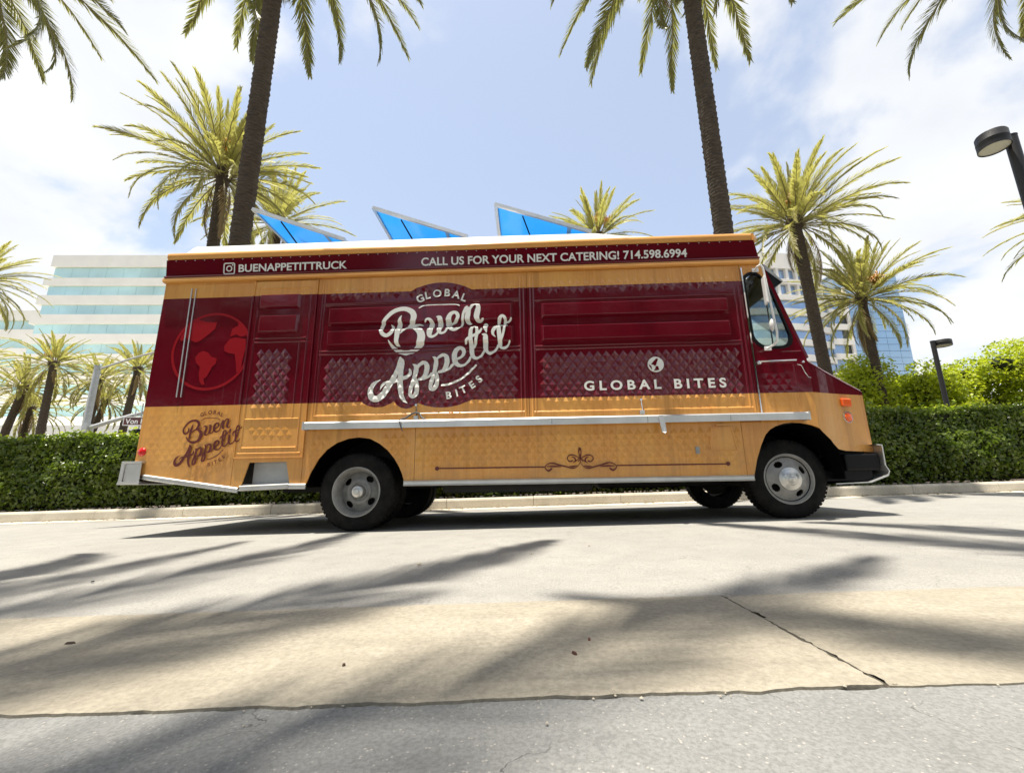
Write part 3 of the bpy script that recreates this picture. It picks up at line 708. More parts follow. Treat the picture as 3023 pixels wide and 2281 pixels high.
def blue_tower():
    root = empty('glass_tower', (112, 122, 0)); tag(root, 'plain blue glass tower behind the right palms', 'building')
    def B(name, m, a, b, par=root):
        q = MB().box(a, b); q.v = [(p[0]-112, p[1]-122, p[2]) for p in q.v]; return q.build(name, m, par, fix=False)
    B('core', M['mullion'], (98.2, 120.2, 0), (117.5, 150, 62.2)); z = 62.4; i = 0
    while z > 2:
        nb = 6; bw = 19.6 / nb
        for k in range(nb): B('pane', M['towerglass'], (98 + bw*k + .04, 120, z - 2.02), (98 + bw*(k+1) - .04, 120.3, z - .12))
        z -= 2.02
    B('side_glass', M['towerglass'], (117.5, 120.3, 0), (117.8, 150, 62.3)); B('roof_cap', M['mullion'], (98, 120.05, 62.4), (117.8, 150, 62.9))
blue_tower()
hm = MB(); hv = []
for i in range(41):
    t = i / 40; x = 500 + 1500 * t; hv += [(x, 1800, -10), (x, 1900, 60 + 235 * math.exp(-((t - .42) / .16) ** 2) * (1 + .05*math.sin(t*40)) + 90 * t)]
hm.add(hv, [(2*i, 2*i+2, 2*i+3, 2*i+1) for i in range(40)]); tag(hm.build('hills', M['hillside'], smooth=True), kind='structure')

# ================================================================== street furniture
def lamp(base, H, arm, head_r, head_h, label, pole_r, sgn):
    x, y = base; z0 = gz(x) + .1; root = empty('street_lamp', (x, y, z0)); tag(root, label, 'street lamp', 'dark street lamps'); h = H - z0
    MB().tube([(0, 0, 0), (0, 0, h)], pole_r, 14).build('pole', M['lampblack'], root, smooth=True)
    MB().tube([(0, 0, h), (0, 0, h + .012)], pole_r * 1.06, 14).build('pole_cap', M['lampblack'], root)
    MB().tube([(0, 0, 0), (0, 0, .35)], pole_r * 2.4, 14).build('footing', M['kerb'], root)
    hz = h - head_h * .35
    MB().tube([(0, 0, hz), (sgn * (arm + .02), 0, hz)], pole_r * .55, 8).build('arm', M['lampblack'], root, smooth=True)
    hd = MB().lathe([(0.001, head_h*.5), (head_r*.94, head_h*.5), (head_r, head_h*.42), (head_r, .012), (head_r*1.012, .008), (head_r*1.012, -.008), (head_r, -.012), (head_r, -head_h*.5), (head_r*.95, -head_h*.5), (head_r*.95, -head_h*.42)], 36, (sgn * (arm + head_r), 0, hz), 'z').build('lamp_head', M['lampblack'], root, smooth=True)
    MB().lathe([(head_r*.95, -head_h*.44), (head_r*.6, -head_h*.46), (.001, -head_h*.47)], 30, (sgn * (arm + head_r), 0, hz), 'z').build('lens', M['lampglass'], hd, smooth=True)
lamp((7.73, 5.6), 5.66, 0.11, 0.185, 0.25, 'large dark drum street lamp at the right picture edge', 0.075, -1)
lamp((11.40, 11.0), 4.16, 0.05, 0.20, 0.155, 'small dark street lamp in front of the bushes', 0.055, 1)

def text_mesh(body, size=1.0, bold=0.0, space=1.0):
    cu = bpy.data.curves.new('glyphs', 'FONT'); cu.body = body; cu.size = size; cu.offset = bold; cu.space_character = space; cu.resolution_u = 5
    o = bpy.data.objects.new('glyphs', cu); COL.objects.link(o); dg = bpy.context.evaluated_depsgraph_get()
    me = bpy.data.meshes.new_from_object(o.evaluated_get(dg)); bpy.data.objects.remove(o); bpy.data.curves.remove(cu)
    v = np.zeros(len(me.vertices) * 3, np.float32); me.vertices.foreach_get('co', v); f = [tuple(p.vertices) for p in me.polygons]
    bpy.data.meshes.remove(me); return v.reshape(-1, 3)[:, :2].astype(float), f

sp = empty('signal_pole', (-22.05, 22, gz(-22) + .1)); tag(sp, 'grey traffic signal pole with a curved lamp arm beside the rear of the truck', 'traffic pole')
h = 6.45 - sp.location.z
MB().tube([(0, 0, 0), (-.1, 0, h)], [.19, .14], 14).build('pole', M['galv'], sp, smooth=True)
MB().tube([(-.1, 0, h), (-.1, 0, h + .06)], .17, 14).build('pole_cap', M['galv'], sp)
la = [(-.08 + 5.2*t, 0, h - .15 + 1.35 * math.sin(t * 1.45)) for t in np.linspace(0, 1, 12)]
MB().tube(la, [.06 - .02*t for t in np.linspace(0, 1, 12)], 8).build('lamp_arm', M['galv'], sp, smooth=True)
MB().box((5.0, -.18, h + 1.10), (5.8, .18, h + 1.26)).build('luminaire', M['greymetal'], sp, bevel=.04)
ma = [(0.1 + 7.5*t, 0, 3.72 + 2.6 * t - .9*t*t - .0) for t in np.linspace(0, 1, 8)]
MB().tube(ma, [.11 - .04*t for t in np.linspace(0, 1, 8)], 10).build('mast_arm', M['galv'], sp, smooth=True)
MB().box((-.02, -.2, 3.5), (.2, .2, 3.95)).build('arm_clamp', M['galv'], sp)
sg = empty('street_sign', (-19.2, 21.80, 3.50)); tag(sg, 'brown street name sign with white letters hanging under the signal mast arm', 'street sign')
MB().box((-.80, -.015, -.21), (1.45, .015, .21)).build('plate', M['signbrown'], sg)
fr = MB()
for a, b in (((-.82, -.02, .19), (1.47, .02, .225)), ((-.82, -.02, -.225), (1.47, .02, -.19)), ((-.82, -.02, -.19), (-.785, .02, .19)), ((1.435, -.02, -.19), (1.47, .02, .19))): fr.box(a, b)
fr.build('border', M['signwhite'], sg)
v, f = text_mesh('Von Karman', .40, .008); k = 2.0 / (v[:, 0].max() - v[:, 0].min())
MB().add([(-.70 + (p[0]-v[:, 0].min()) * k, -.019, -.13 + p[1] * k * .95) for p in v], f).build('lettering', M['signwhite'], sg, fix=False)
for xx in (-.3, 1.0): MB().box((xx, -.01, .22), (xx + .04, .02, .62)).build('hanger', M['galv'], sg)
ts = empty('traffic_signal', (-19.25, 21.9, 2.55)); tag(ts, 'dark traffic signal head just below the brown street sign', 'traffic signal')
MB().box((-.18, -.12, -.55), (.18, .12, .55)).build('housing', M['black'], ts, bevel=.03)
for i in range(3):
    MB().lathe([(.14, -.28), (.14, -.12), (.12, -.12), (.12, -.28)], 16, (0, 0, .36 - .36*i), 'y', True).build('visor', M['black'], ts)
    MB().lathe([(.12, -.13), (.001, -.14)], 16, (0, 0, .36 - .36*i), 'y').build('lens', M['darkglass'], ts)
MB().tube([(0, 0, .55), (0, 0, 1.9)], .03, 8).build('hanger', M['galv'], ts)

# ================================================================== the food truck
# truck axes: x forward, y away from the viewer (0 = near side sheet), z up
psi, tau = R(2.25), R(0.875)
ex = Vector((math.cos(tau)*math.cos(psi), -math.cos(tau)*math.sin(psi), math.sin(tau)))
ey = Vector((math.sin(psi), math.cos(psi), 0)); ez = ex.cross(ey)
truck = empty('food_truck'); truck.matrix_world = Matrix(((ex.x, ey.x, ez.x, 0), (ex.y, ey.y, ez.y, 4.40), (ex.z, ey.z, ez.z, 0), (0, 0, 0, 1)))
tag(truck, 'maroon and wood print food truck with white script lettering parked along the kerb', 'food truck')
W = 2.2

def wood_color(q, co):
    s = q.n('ShaderNodeSeparateXYZ'); q.l(co, s.inputs[0])
    g = q.noise(q.mapping(co, (9, 1, 0.55)), 3.0, 5, 0.6, 0.6); p = q.noise(q.mapping(co, (1.0, 0.3, 0.02)), 2.6, 2, 0.5)
    fine = q.noise(q.mapping(co, (60, 10, 1.2)), 2.0, 3)
    c = q.mix(q.maprange(g, 0.33, 0.70, 0, 1), (0.69, 0.328, 0.078), (0.56, 0.240, 0.048))
    c = q.mix(q.maprange(p, 0.42, 0.62, 0, 0.75), c, (0.72, 0.365, 0.085))
    st = q.noise(q.mapping(co, (2.4, 0.3, 0.05)), 2.2, 3, 0.6)
    c = q.mix(q.maprange(st, 0.58, 0.70, 0, 0.45), c, (0.34, 0.135, 0.025))
    return q.mix(q.maprange(fine, 0.4, 0.7, 0, 0.16), c, (0.36, 0.15, 0.03)), s
def wrap():
    q = NT('printed_wrap'); co = q.coord('Object', truck); c, s = wood_color(q, co); x, y, z = s.outputs
    band = q.math('MULTIPLY', q.math('GREATER_THAN', z, 1.295), q.math('LESS_THAN', z, 2.551))
    m = band
    for cx_, cz_, r_ in ((-0.757, 1.984, 0.663), (-1.41, 1.504, 0.270), (-1.10, 1.365, 0.150), (-0.72, 1.878, 0.660)):
        dx, dz = q.math('SUBTRACT', x, cx_), q.math('SUBTRACT', z, cz_)
        d = q.math('SQRT', q.math('ADD', q.math('MULTIPLY', dx, dx), q.math('MULTIPLY', dz, dz)))
        near_ = q.math('MULTIPLY', q.math('LESS_THAN', d, r_), q.math('LESS_THAN', y, 0.5)); m = q.math('MAXIMUM', m, near_)
    nz = q.noise(co, 3, 3); mar = q.mix(nz, (0.105, 0.0026, 0.009), (0.130, 0.0038, 0.012))
    col = q.mix(m, c, mar)
    # road film thrown up by the wheels and thin run-off streaks, in broken patches
    dz_ = q.maprange(z, 0.45, 0.95, 1.0, 0.0, True); dn = q.noise(q.mapping(co, (1.2, 1, 2.0)), 2.4, 5, 0.65)
    dirt = q.math('MULTIPLY', q.maprange(dn, 0.42, 0.68, 0, 0.42), dz_)
    stn = q.noise(q.mapping(co, (26, 1, 0.8)), 1.4, 4, 0.6); streak = q.math('MULTIPLY', q.maprange(stn, 0.60, 0.76, 0, 0.22), q.maprange(q.noise(co, 0.9, 2), 0.45, 0.62, 0, 1))
    dd_ = q.math('MAXIMUM', dirt, streak); col = q.mix(dd_, col, (0.22, 0.17, 0.115))
    q.base(col); q.set(Roughness=q.math('ADD', q.maprange(m, 0, 1, 0.26, 0.12), q.math('MULTIPLY', dd_, 0.9), clamp=True), Specular_IOR_Level=q.maprange(m, 0, 1, 0.5, 0.55))
    wv = q.noise(q.mapping(co, (1.6, 1, 2.2)), 1.6, 3, 0.5); q.bump(wv, 0.10, 0.05); return q.m
M['wrap'] = wrap()
def woodonly():
    q = NT('wood_print'); c, s = wood_color(q, q.mapping(q.coord('Object', truck), (0.06, 1, 12))); q.base(c); q.set(Roughness=0.3); return q.m
M['wood'] = woodonly()

# surface relief of the near side ------------------------------------------------
QA, QB = 0.090, 0.120
QUILT = [(-2.815, -2.355, 1.17, 1.97, .0155), (-2.815, -2.27, .862, 1.10, .0045), (-2.06, .10, 1.185, 1.815, .0155), (-2.06, .10, 2.435, 2.69, .013),
         (.295, 2.445, 1.185, 1.815, .0155), (.295, 2.445, 2.425, 2.66, .013), (-3.93, -2.95, .60, 1.27, .0016), (-2.15, 2.40, .50, .99, .0090), (2.60, 2.95, 1.02, 1.60, .0014)]
SLAT = [(-2.818, -2.348, 2.383, 2.565), (-2.803, -2.345, 2.088, 2.310), (-2.016, .040, 2.160, 2.372), (-2.016, .050, 1.913, 2.107), (.352, 2.376, 2.180, 2.358), (.350, 2.370, 1.910, 2.102)]
SH = 0.042
def relief(x, z):
    for x0, x1, z0, z1 in SLAT:
        d = min(x - x0, x1 - x, z - z0, z1 - z)
        if d > 0: return SH * min(1.0, d / 0.022)
    for x0, x1, z0, z1, h in QUILT:
        if x0 <= x <= x1 and z0 <= z <= z1:
            best = 0.0
            for o in (0, .5):
                dx = abs((x / QA + o) % 1.0 - .5) * 2; dz = abs((z / QB + o) % 1.0 - .5) * 2
                best = max(best, 1 - (dx + dz) / .94)
            return h * max(0, best)
    return 0.0
def inside(p, poly):
    x, y = p; c = False; j = len(poly) - 1
    for i in range(len(poly)):
        xi, yi = poly[i]; xj, yj = poly[j]
        if (yi > y) != (yj > y) and x < (xj - xi) * (y - yi) / (yj - yi) + xi: c = not c
        j = i
    return c
def quilts(m, poly=None, yb=0.0, window=None):
    for x0, x1, z0, z1, h in QUILT:
        for o in (0, .5):
            for i in range(int(x0 / QA) - 2, int(x1 / QA) + 2):
                for j in range(int(z0 / QB) - 1, int(z1 / QB) + 2):
                    cx_, cz_ = (i + .5 - o) * QA, (j + .5 - o) * QB; a, b = QA * .47, QB * .47
                    if cx_ - a < x0 or cx_ + a > x1 or cz_ - b < z0 or cz_ + b > z1: continue
                    pts = [(cx_ - a, cz_), (cx_, cz_ - b), (cx_ + a, cz_), (cx_, cz_ + b)]
                    if poly and not all(inside(p, poly) for p in pts): continue
                    k = h * random.uniform(.70, 1.12)
                    m.add([(p[0], yb, p[1]) for p in pts] + [(cx_ + random.uniform(-.008, .008), yb - k, cz_ + random.uniform(-.010, .010))], [(0,1,4),(1,2,4),(2,3,4),(3,0,4)])
def side_panel(name, loops, label=None, y0=0.0, th=0.014, quilt=True):
    m = MB().prism_xz(loops, y0, y0 + th)
    if quilt: quilts(m, loops[0], y0)
    o = m.build(name, M['wrap'], truck, fix=False)
    if label: o['label'] = label
    return o
arch_r = [(-2.111, .455), (-2.075, .560), (-1.999, .707), (-1.920, .800), (-1.818, .869), (-1.70, .910), (-1.588, .922), (-1.47, .905), (-1.363, .850), (-1.275, .780), (-1.202, .694), (-1.150, .610), (-1.119, .544), (-1.095, .47)]
arch_f = [(2.411, .475), (2.455, .62), (2.515, .76), (2.574, .868), (2.625, .918), (2.686, .952), (2.77, .978), (2.856, .986), (2.95, .978), (3.05, .954), (3.115, .925)]
win = [(2.579,2.561),(2.597,2.598),(2.627,2.622),(2.66,2.635),(2.698,2.636),(2.73,2.626),(2.761,2.60),(2.851,2.439),(2.972,1.951),(2.981,1.91),(2.978,1.86),(2.962,1.825),(2.932,1.799),(2.89,1.785),(2.842,1.780),(2.712,1.786),(2.67,1.80),(2.631,1.831),(2.602,1.87),(2.588,1.915),(2.580,2.276)]
rq = [(-3.97, .575), (-2.907, .430), (-2.907, 2.742), (-3.97, 2.742)]
side_panel('side_panel', [rq], 'rear quarter panel with the dim red globe')
side_panel('side_panel', [[(-2.903, .430), (-2.815, .420), (-2.79, .455), (-2.735, .680), (-2.338, .684), (-2.285, .465), (-2.167, .455), (-2.167, .725), (-2.903, .725)]], 'wood panel cut out round the step')
side_panel('side_panel', [[(-2.163, .455)] + arch_r + [(-.995, .47), (-.995, 1.072), (-2.163, 1.072)]], 'wood panel over the rear wheel')
side_panel('side_panel', [[(-.991, .47), (2.341, .47), (2.341, 1.072), (-.991, 1.072)]], 'long quilted wood panel under the ledge')
# the cab side is a little recessed from the box side and joins the tapered nose
side_panel('cab_side', [[(2.345, .475)] + arch_f + [(3.112, 1.61), (3.100, 1.68), (2.778, 2.738), (2.552, 2.738), (2.552, 1.0), (2.345, 1.0)], win], 'maroon and wood cab side with the tall window')
side_panel('awning_flap', [[(-2.160, 1.076), (.196, 1.076), (.196, 2.738), (-2.160, 2.738)]], 'left serving flap with the big script logo')
side_panel('awning_flap', [[(.204, 1.076), (2.546, 1.076), (2.546, 2.738), (.204, 2.738)]], 'right serving flap with the small globe')
door = side_panel('service_door', [[(-2.895, .735), (-2.174, .735), (-2.174, 2.722), (-2.895, 2.722)]], 'narrow door with a quilted lower half', y0=-.006)
m = MB()
for x0, x1, z0, z1 in ((-2.905, -2.893, .722, 2.735), (-2.176, -2.164, .722, 2.735), (-2.893, -2.176, .722, .736)): m.box((x0, -.016, z0), (x1, .002, z1))
m.build('door_trim', M['wrap'], door, bevel=.002)
# raised slats
for i, (x0, x1, z0, z1) in enumerate(SLAT):
    e = .022; m = MB(); yb = -.006 if i < 2 else 0.0
    m.add([(x0, yb, z0), (x1, yb, z0), (x1, yb, z1), (x0, yb, z1), (x0+e, -SH, z0+e), (x1-e, -SH, z0+e), (x1-e, -SH, z1-e), (x0+e, -SH, z1-e)], [(4,5,6,7),(0,1,5,4),(1,2,6,5),(2,3,7,6),(3,0,4,7)])
    m.build('raised_slat', M['wrap'], door if i < 2 else truck, fix=False, bevel=.004)
# pressed mouldings round the panels
def mould(rects, parent, r=.011, y=0.0):
    for x0, x1, z0, z1 in rects:
        m = MB(); p = [(0, 0), (-.55*r, .35*r), (-.85*r, r), (-.55*r, 1.65*r), (0, 2*r)]
        if x1 - x0 > z1 - z0: m.add([(x, y + a, z0 + b) for x in (x0, x1) for a, b in p], [(k, k+1, k+6, k+5) for k in range(4)] + [(0,1,2,3,4), (9,8,7,6,5)])
        else: m.add([(x0 + b, y + a, z) for z in (z0, z1) for a, b in p], [(k, k+1, k+6, k+5) for k in range(4)] + [(0,1,2,3,4), (9,8,7,6,5)])
        m.build('moulding', M['wrap'], parent, smooth=True)
mould([(-2.09, .13, 2.395, 2.41), (-2.09, .13, 1.86, 1.875), (-2.09, .13, 1.822, 1.837), (-2.09, .15, 1.145, 1.16), (-2.118, -2.096, 1.10, 2.70), (-2.09, -2.07, 1.145, 2.70), (.112, .132, 1.145, 2.70), (.152, .172, 1.10, 2.70), (-2.09, .13, 2.412, 2.428),
       (.27, 2.47, 2.385, 2.40), (.27, 2.47, 1.855, 1.87), (.27, 2.47, 1.822, 1.837), (.25, 2.49, 1.14, 1.155), (.262, .282, 1.14, 2.69), (.228, .248, 1.10, 2.70), (2.455, 2.475, 1.14, 2.69), (2.50, 2.52, 1.10, 2.70)], truck)
mould([(-2.85, -2.83, .80, 2.66), (-2.25, -2.23, .80, 2.66), (-2.83, -2.25, .822, .842), (-2.83, -2.25, 1.125, 1.145), (-2.83, -2.25, 1.985, 2.0), (-2.83, -2.25, 2.03, 2.045), (-2.83, -2.25, 2.625, 2.64), (-2.33, -2.315, 1.15, 1.98), (-2.87, -2.20, .765, .782)], door, .009, -.006)
# slide rails over the globe panel
for x0, x1 in ((-3.648, -3.636), (-3.598, -3.588)):
    MB().add([(x0, -.004, 2.665), (x1, -.004, 2.665), (x1 + .02, -.004, 1.392), (x0 + .02, -.004, 1.392), (x0, -.014, 2.665), (x1, -.014, 2.665), (x1 + .02, -.014, 1.392), (x0 + .02, -.014, 1.392)],
             [(0,3,2,1),(4,5,6,7),(0,1,5,4),(1,2,6,5),(2,3,7,6),(3,0,4,7)]).build('slide_rail', M['alu'], truck, bevel=.003)
mould([(-3.66, -2.91, 2.70, 2.72), (-2.925, -2.91, .75, 2.70)], truck, .008)
# long ledge
pr = [(0.0, 1.088), (-.085, 1.080), (-.100, 1.066), (-.100, 1.000), (-.094, 1.000), (-.092, 1.058), (0.0, 1.074)]
ledge = MB().prism_yz(pr, -2.155, 2.985).build('serving_ledge', M['alu'], truck)
for x in (-2.153, 2.965): MB().box((x, -.103, .998), (x + .018, -.004, 1.082)).build('end_cap', M['alu'], ledge)
for x in (-1.12, .42, 1.38, 2.2): MB().box((x, -.1025, 1.004), (x + .006, -.1, 1.062)).build('seam', M['greymetal'], ledge)
# bottom rub rails
def rail(p, q, hgt=.055, y=-.022):
    m = MB(); V = []
    for x, z in (p, q):
        V += [(x, .0, z), (x, y*.5, z), (x, y, z + hgt*.18), (x, y*.45, z + hgt*.28), (x, y*.45, z + hgt*.72), (x, y, z + hgt*.82), (x, y*.5, z + hgt), (x, .0, z + hgt)]
    m.add(V, [(k, (k+1) % 8, 8 + (k+1) % 8, 8 + k) for k in range(8)] + [tuple(range(8)), tuple(reversed(range(8, 16)))]); m.build('rub_rail', M['alu'], truck)
rail((-1.096, .418), (2.402, .418)); rail((-3.85, .523), (-2.815, .372)); rail((-2.80, .392), (-2.288, .408)); rail((-2.284, .405), (-2.108, .403))
# step well behind the rear door
m = MB().box((-2.79, .02, .44), (-2.28, .40, .46)); m.box((-2.74, .10, .46), (-2.20, .12, .74)); m.build('step_well', M['galv'], truck)

# ------------------------------------------------------------------ box, roof, far side, ends
shell = MB().box((-3.955, .016, 1.0), (2.55, W - .016, 3.09)).build('body_shell', M['wrap'], truck, fix=False)
m = MB().prism_xz([[(-3.955, .56), (-2.9, .43), (-2.9, 1.0), (-3.955, 1.0)]], .45, W - .02); m.build('rear_underbox', M['under'], truck)
MB().box((-3.96, W, .47), (2.55, W + .014, 3.0)).build('far_side_panel', M['wrap'], truck, fix=False)
MB().box((-3.985, .02, .60), (-3.957, W - .02, 3.05)).build('rear_wall', M['wrap'], truck, fix=False)
for y0, y1 in ((.45, 1.09), (1.11, 1.75)): MB().box((-4.005, y0, .75), (-3.986, y1, 2.6)).build('rear_door', M['wrap'], truck, bevel=.01)
# fascia band under the roof with its lips
m = MB().add([(-3.975, -.012, 2.805), (2.772, -.012, 2.805), (2.728, -.040, 3.017), (-3.975, -.040, 3.017), (-3.975, .015, 2.805), (2.772, .015, 2.805), (2.728, .015, 3.017), (-3.975, .015, 3.017)],
             [(0,1,2,3),(7,6,5,4),(0,4,5,1),(1,5,6,2),(2,6,7,3),(3,7,4,0)])
fascia = m.build('fascia', M['maroon'], truck, fix=False)
MB().prism_yz([(.01, 2.742), (-.030, 2.746), (-.040, 2.760), (-.036, 2.790), (-.02, 2.803), (.01, 2.803)], -3.988, 2.762).build('drip_strip', M['wood'], truck)
MB().tube([(-3.975, -.030, 2.808), (2.768, -.030, 2.808)], .0115, 8).build('fascia_lip', M['maroon'], truck, smooth=True)
MB().prism_yz([(.02, 3.018), (-.044, 3.020), (-.056, 3.040), (-.060, 3.065), (-.054, 3.090), (-.035, 3.106), (.02, 3.112)], -3.958, 2.70).build('roof_moulding', M['wood'], truck, smooth=True)
MB().tube([(2.702, -.005, 3.065), (2.745, .03, 3.066), (2.765, .12, 3.066), (2.775, .3, 3.066), (2.775, 1.9, 3.066), (2.765, 2.08, 3.066), (2.702, 2.2, 3.066)], .055, 12).build('roof_corner', M['wood'], truck, smooth=True)
MB().prism_yz([(W + .0, 2.76), (W + .05, 2.78), (W + .05, 3.08), (W, 3.1)], -3.958, 2.70).build('far_fascia', M['maroon'], truck)
for i in range(58): 
    x = -3.86 + i * .113
    if x < 2.65: MB().lathe([(.0065, 0), (.005, -.003), (.001, -.0042)], 6, (x, -.0405, 3.004), 'y').build('rivet', M['alu'], fascia, fix=False)
# domed roof skin, raised over the kitchen and falling away to the cab
prof = [(-.030, 3.100, 0), (-.005, 3.115, .05), (.03, 3.20, .6), (.075, 3.245, .9), (.13, 3.278, 1), (.35, 3.31, 1), (1.1, 3.34, 1), (1.85, 3.31, 1), (2.07, 3.278, 1), (2.17, 3.2, .6), (2.23, 3.10, 0)]
m = MB(); V = []; secs = [(-3.95, .08), (-3.80, .25), (-3.74, 1.0), (-2.0, 1.0), (0, 1.0), (1.0, .95), (1.45, .55), (1.9, .25), (2.35, .12), (2.70, .06), (2.76, .0)]
for x, k in secs: V += [(x, y, 3.10 + (z - 3.10) * k + .004) for y, z, _ in prof]
n = len(prof); m.add(V, [(i*n+k, (i+1)*n+k, (i+1)*n+k+1, i*n+k+1) for i in range(len(secs)-1) for k in range(n-1)]); m.build('roof', M['roofwhite'], truck, smooth=True)
# three propped acrylic roof vents
for apx, apz, hx, hz in ((-3.33, 3.95, -2.08, 3.46), (-1.744, 3.90, -.52, 3.44), (-.177, 3.885, 1.02, 3.445)):
    v = empty('roof_vent', (0, 0, 0), truck); y0, y1 = .35, 1.65; d = Vector((apx - hx, 0, apz - hz)); L = d.length; d.normalize(); nn = Vector((-d.z, 0, d.x)) * (1 if d.x > 0 else -1)
    def LP(t, y, o): return tuple(Vector((hx, y, hz)) + d * t + nn * o)
    def slab(t0, t1, ya, yb, o0, o1):
        m = MB(); m.add([LP(t0, ya, o0), LP(t1, ya, o0), LP(t1, yb, o0), LP(t0, yb, o0), LP(t0, ya, o1), LP(t1, ya, o1), LP(t1, yb, o1), LP(t0, yb, o1)], [(0,3,2,1),(4,5,6,7),(0,1,5,4),(1,2,6,5),(2,3,7,6),(3,0,4,7)]); return m
    slab(.03, L - .03, y0 + .03, y1 - .03, -.004, .004).build('pane', M['acrylic'], v)
    for a in ((0, L, y0, y0 + .032), (0, L, y1 - .032, y1), (0, .04, y0 + .032, y1 - .032), (L - .045, L, y0 + .032, y1 - .032)): slab(*a, -.022, .022).build('frame', M['alu'], v)
    slab(.25, .30, y0 + .035, y1 - .035, -.02, -.005).build('cross_bar', M['alu'], v)
    MB().tube([LP(L * .70, y0 + .06, -.02), (hx - .62, y0 + .55, 3.35)], .010, 6).build('strut', M['black'], v)
    MB().box((hx - 1.22, y0 + .02, 3.30), (hx + .03, y1 - .02, 3.43)).build('vent_curb', M['roofwhite'], v, bevel=.01)
# ------------------------------------------------------------------ cab and nose
hdr = MB().prism_xz([[(2.552, 2.742), (2.775, 2.742), (2.735, 3.095), (2.552, 3.095)]], .016, W - .016); hdr.build('cab_header', M['maroon'], truck)
farcab = [[(2.552, 1.0), (3.115, 1.0), (3.112, 1.61), (3.100, 1.68), (2.778, 2.738), (2.552, 2.738)], win]
MB().prism_xz(farcab, W - .014, W).build('cab_side', M['wrap'], truck, fix=False)['label'] = 'far cab side with its window'
for y in (.004, W - .010):
    big = [(2.772 + (p[0] - 2.772) * 1.0, p[1]) for p in win]
    g = MB().prism_xz([win], y, y + .004).build('side_window', M['cabglass'], truck)
    cxw, czw = 2.77, 2.2; outer = [(cxw + (p[0]-cxw) * 1.075, czw + (p[1]-czw) * 1.035) for p in win]; inner = [(cxw + (p[0]-cxw) * .93, czw + (p[1]-czw) * .965) for p in win]
    MB().prism_xz([outer, inner], y - .012, y + .018).build('gasket', M['black'], g)
MB().tube([(2.80, .02, 2.52), (2.80, .02, 1.80)], .008, 6).build('window_divider', M['chrome'], truck)
# cab front: windscreen and its frame
def quad_slab(a, b, c, d, th):
    a, b, c, d = map(Vector, (a, b, c, d)); n_ = (b - a).cross(d - a).normalized() * th
    return MB().add([a, b, c, d, a + n_, b + n_, c + n_, d + n_], [(0,3,2,1),(4,5,6,7),(0,1,5,4),(1,2,6,5),(2,3,7,6),(3,0,4,7)])
def ws(y, t): return (3.105 + (2.785 - 3.105) * t + .24 * (1 - abs(y - 1.1) / 1.1) * (1 - .25 * t), y, 1.66 + (2.742 - 1.66) * t)
quad_slab(ws(.06, .06), ws(1.08, .06), ws(1.08, .95), ws(.06, .95), .005).build('windscreen', M['cabglass'], truck)
quad_slab(ws(1.12, .06), ws(2.14, .06), ws(2.14, .95), ws(1.12, .95), .005).build('windscreen', M['cabglass'], truck)
for ya, yb, ta, tb in ((.015, .07, 0, 1), (1.075, 1.125, 0, 1), (2.13, 2.185, 0, 1), (.07, 1.075, 0, .07), (1.125, 2.13, 0, .07), (.07, 1.075, .94, 1), (1.125, 2.13, .94, 1)):
    quad_slab(ws(ya, ta), ws(yb, ta), ws(yb, tb), ws(ya, tb), .03).build('windscreen_frame', M['maroon'], truck)
cols = [(3.116, .004, .925, 1.625), (3.21, .040, .83, 1.585), (3.33, .090, .716, 1.53), (3.42, .125, .700, 1.495), (3.60, .185, .695, 1.415), (3.785, .245, .690, 1.335)]
m = MB(); V = []
for x, y, z0, z1 in cols: V += [(x, y, z0), (x, y, 1.0 if z0 < 1.0 else z0), (x, y, z1)]
for x, y, z0, z1 in cols: V += [(x, W - y, z0), (x, W - y, 1.0), (x, W - y, z1)]
nc = len(cols); F_ = []
for s in (0, 3*nc):
    for i in range(nc - 1):
        for k in (0, 1): F_.append((s+3*i+k, s+3*i+3+k, s+3*i+4+k, s+3*i+1+k))
for s in (0, 3*nc):
    q_ = MB(); q_.add(V[s:s+3*nc], [(3*i+k, 3*i+3+k, 3*i+4+k, 3*i+1+k) for i in range(nc - 1) for k in (0, 1)]); q_.build('nose_panel', M['wrap'], truck)
m = MB(); V = []
for x, y, z0, z1 in cols: V += [(x, y - .008, z1 - .012), (x, y + .02, z1 + .022), (x, y + .30, z1 + .045), (x, W/2, z1 + .055), (x, W - y - .30, z1 + .045), (x, W - y - .02, z1 + .022), (x, W - y + .008, z1 - .012)]
x, y, z0, z1 = cols[-1]; V += [(x + .03, y + .03, z1 - .04), (x + .035, y + .04, z1 - .03), (x + .04, y + .3, z1 - .01), (x + .045, W/2, z1), (x + .04, W - y - .3, z1 - .01), (x + .035, W - y - .04, z1 - .03), (x + .03, W - y - .03, z1 - .04)]
m.add(V, [(7*i+k, 7*i+7+k, 7*i+8+k, 7*i+1+k) for i in range(nc) for k in range(6)]); m.build('hood', M['maroon'], truck, smooth=True)
m = MB(); m.add([(3.787, .245, .69), (3.787, W - .245, .69), (3.81, W - .27, 1.30), (3.81, .27, 1.30), (3.73, .3, .69), (3.73, W - .3, .69), (3.73, W - .3, 1.3), (3.73, .3, 1.3)], [(0,1,2,3),(7,6,5,4),(0,4,5,1),(1,5,6,2),(2,6,7,3),(3,7,4,0)]); m.build('grille_panel', M['wrap'], truck)
for k in range(6): MB().box((3.80, .65, .80 + .07*k), (3.83, W - .65, .83 + .07*k)).build('grille_bar', M['chrome'], truck)
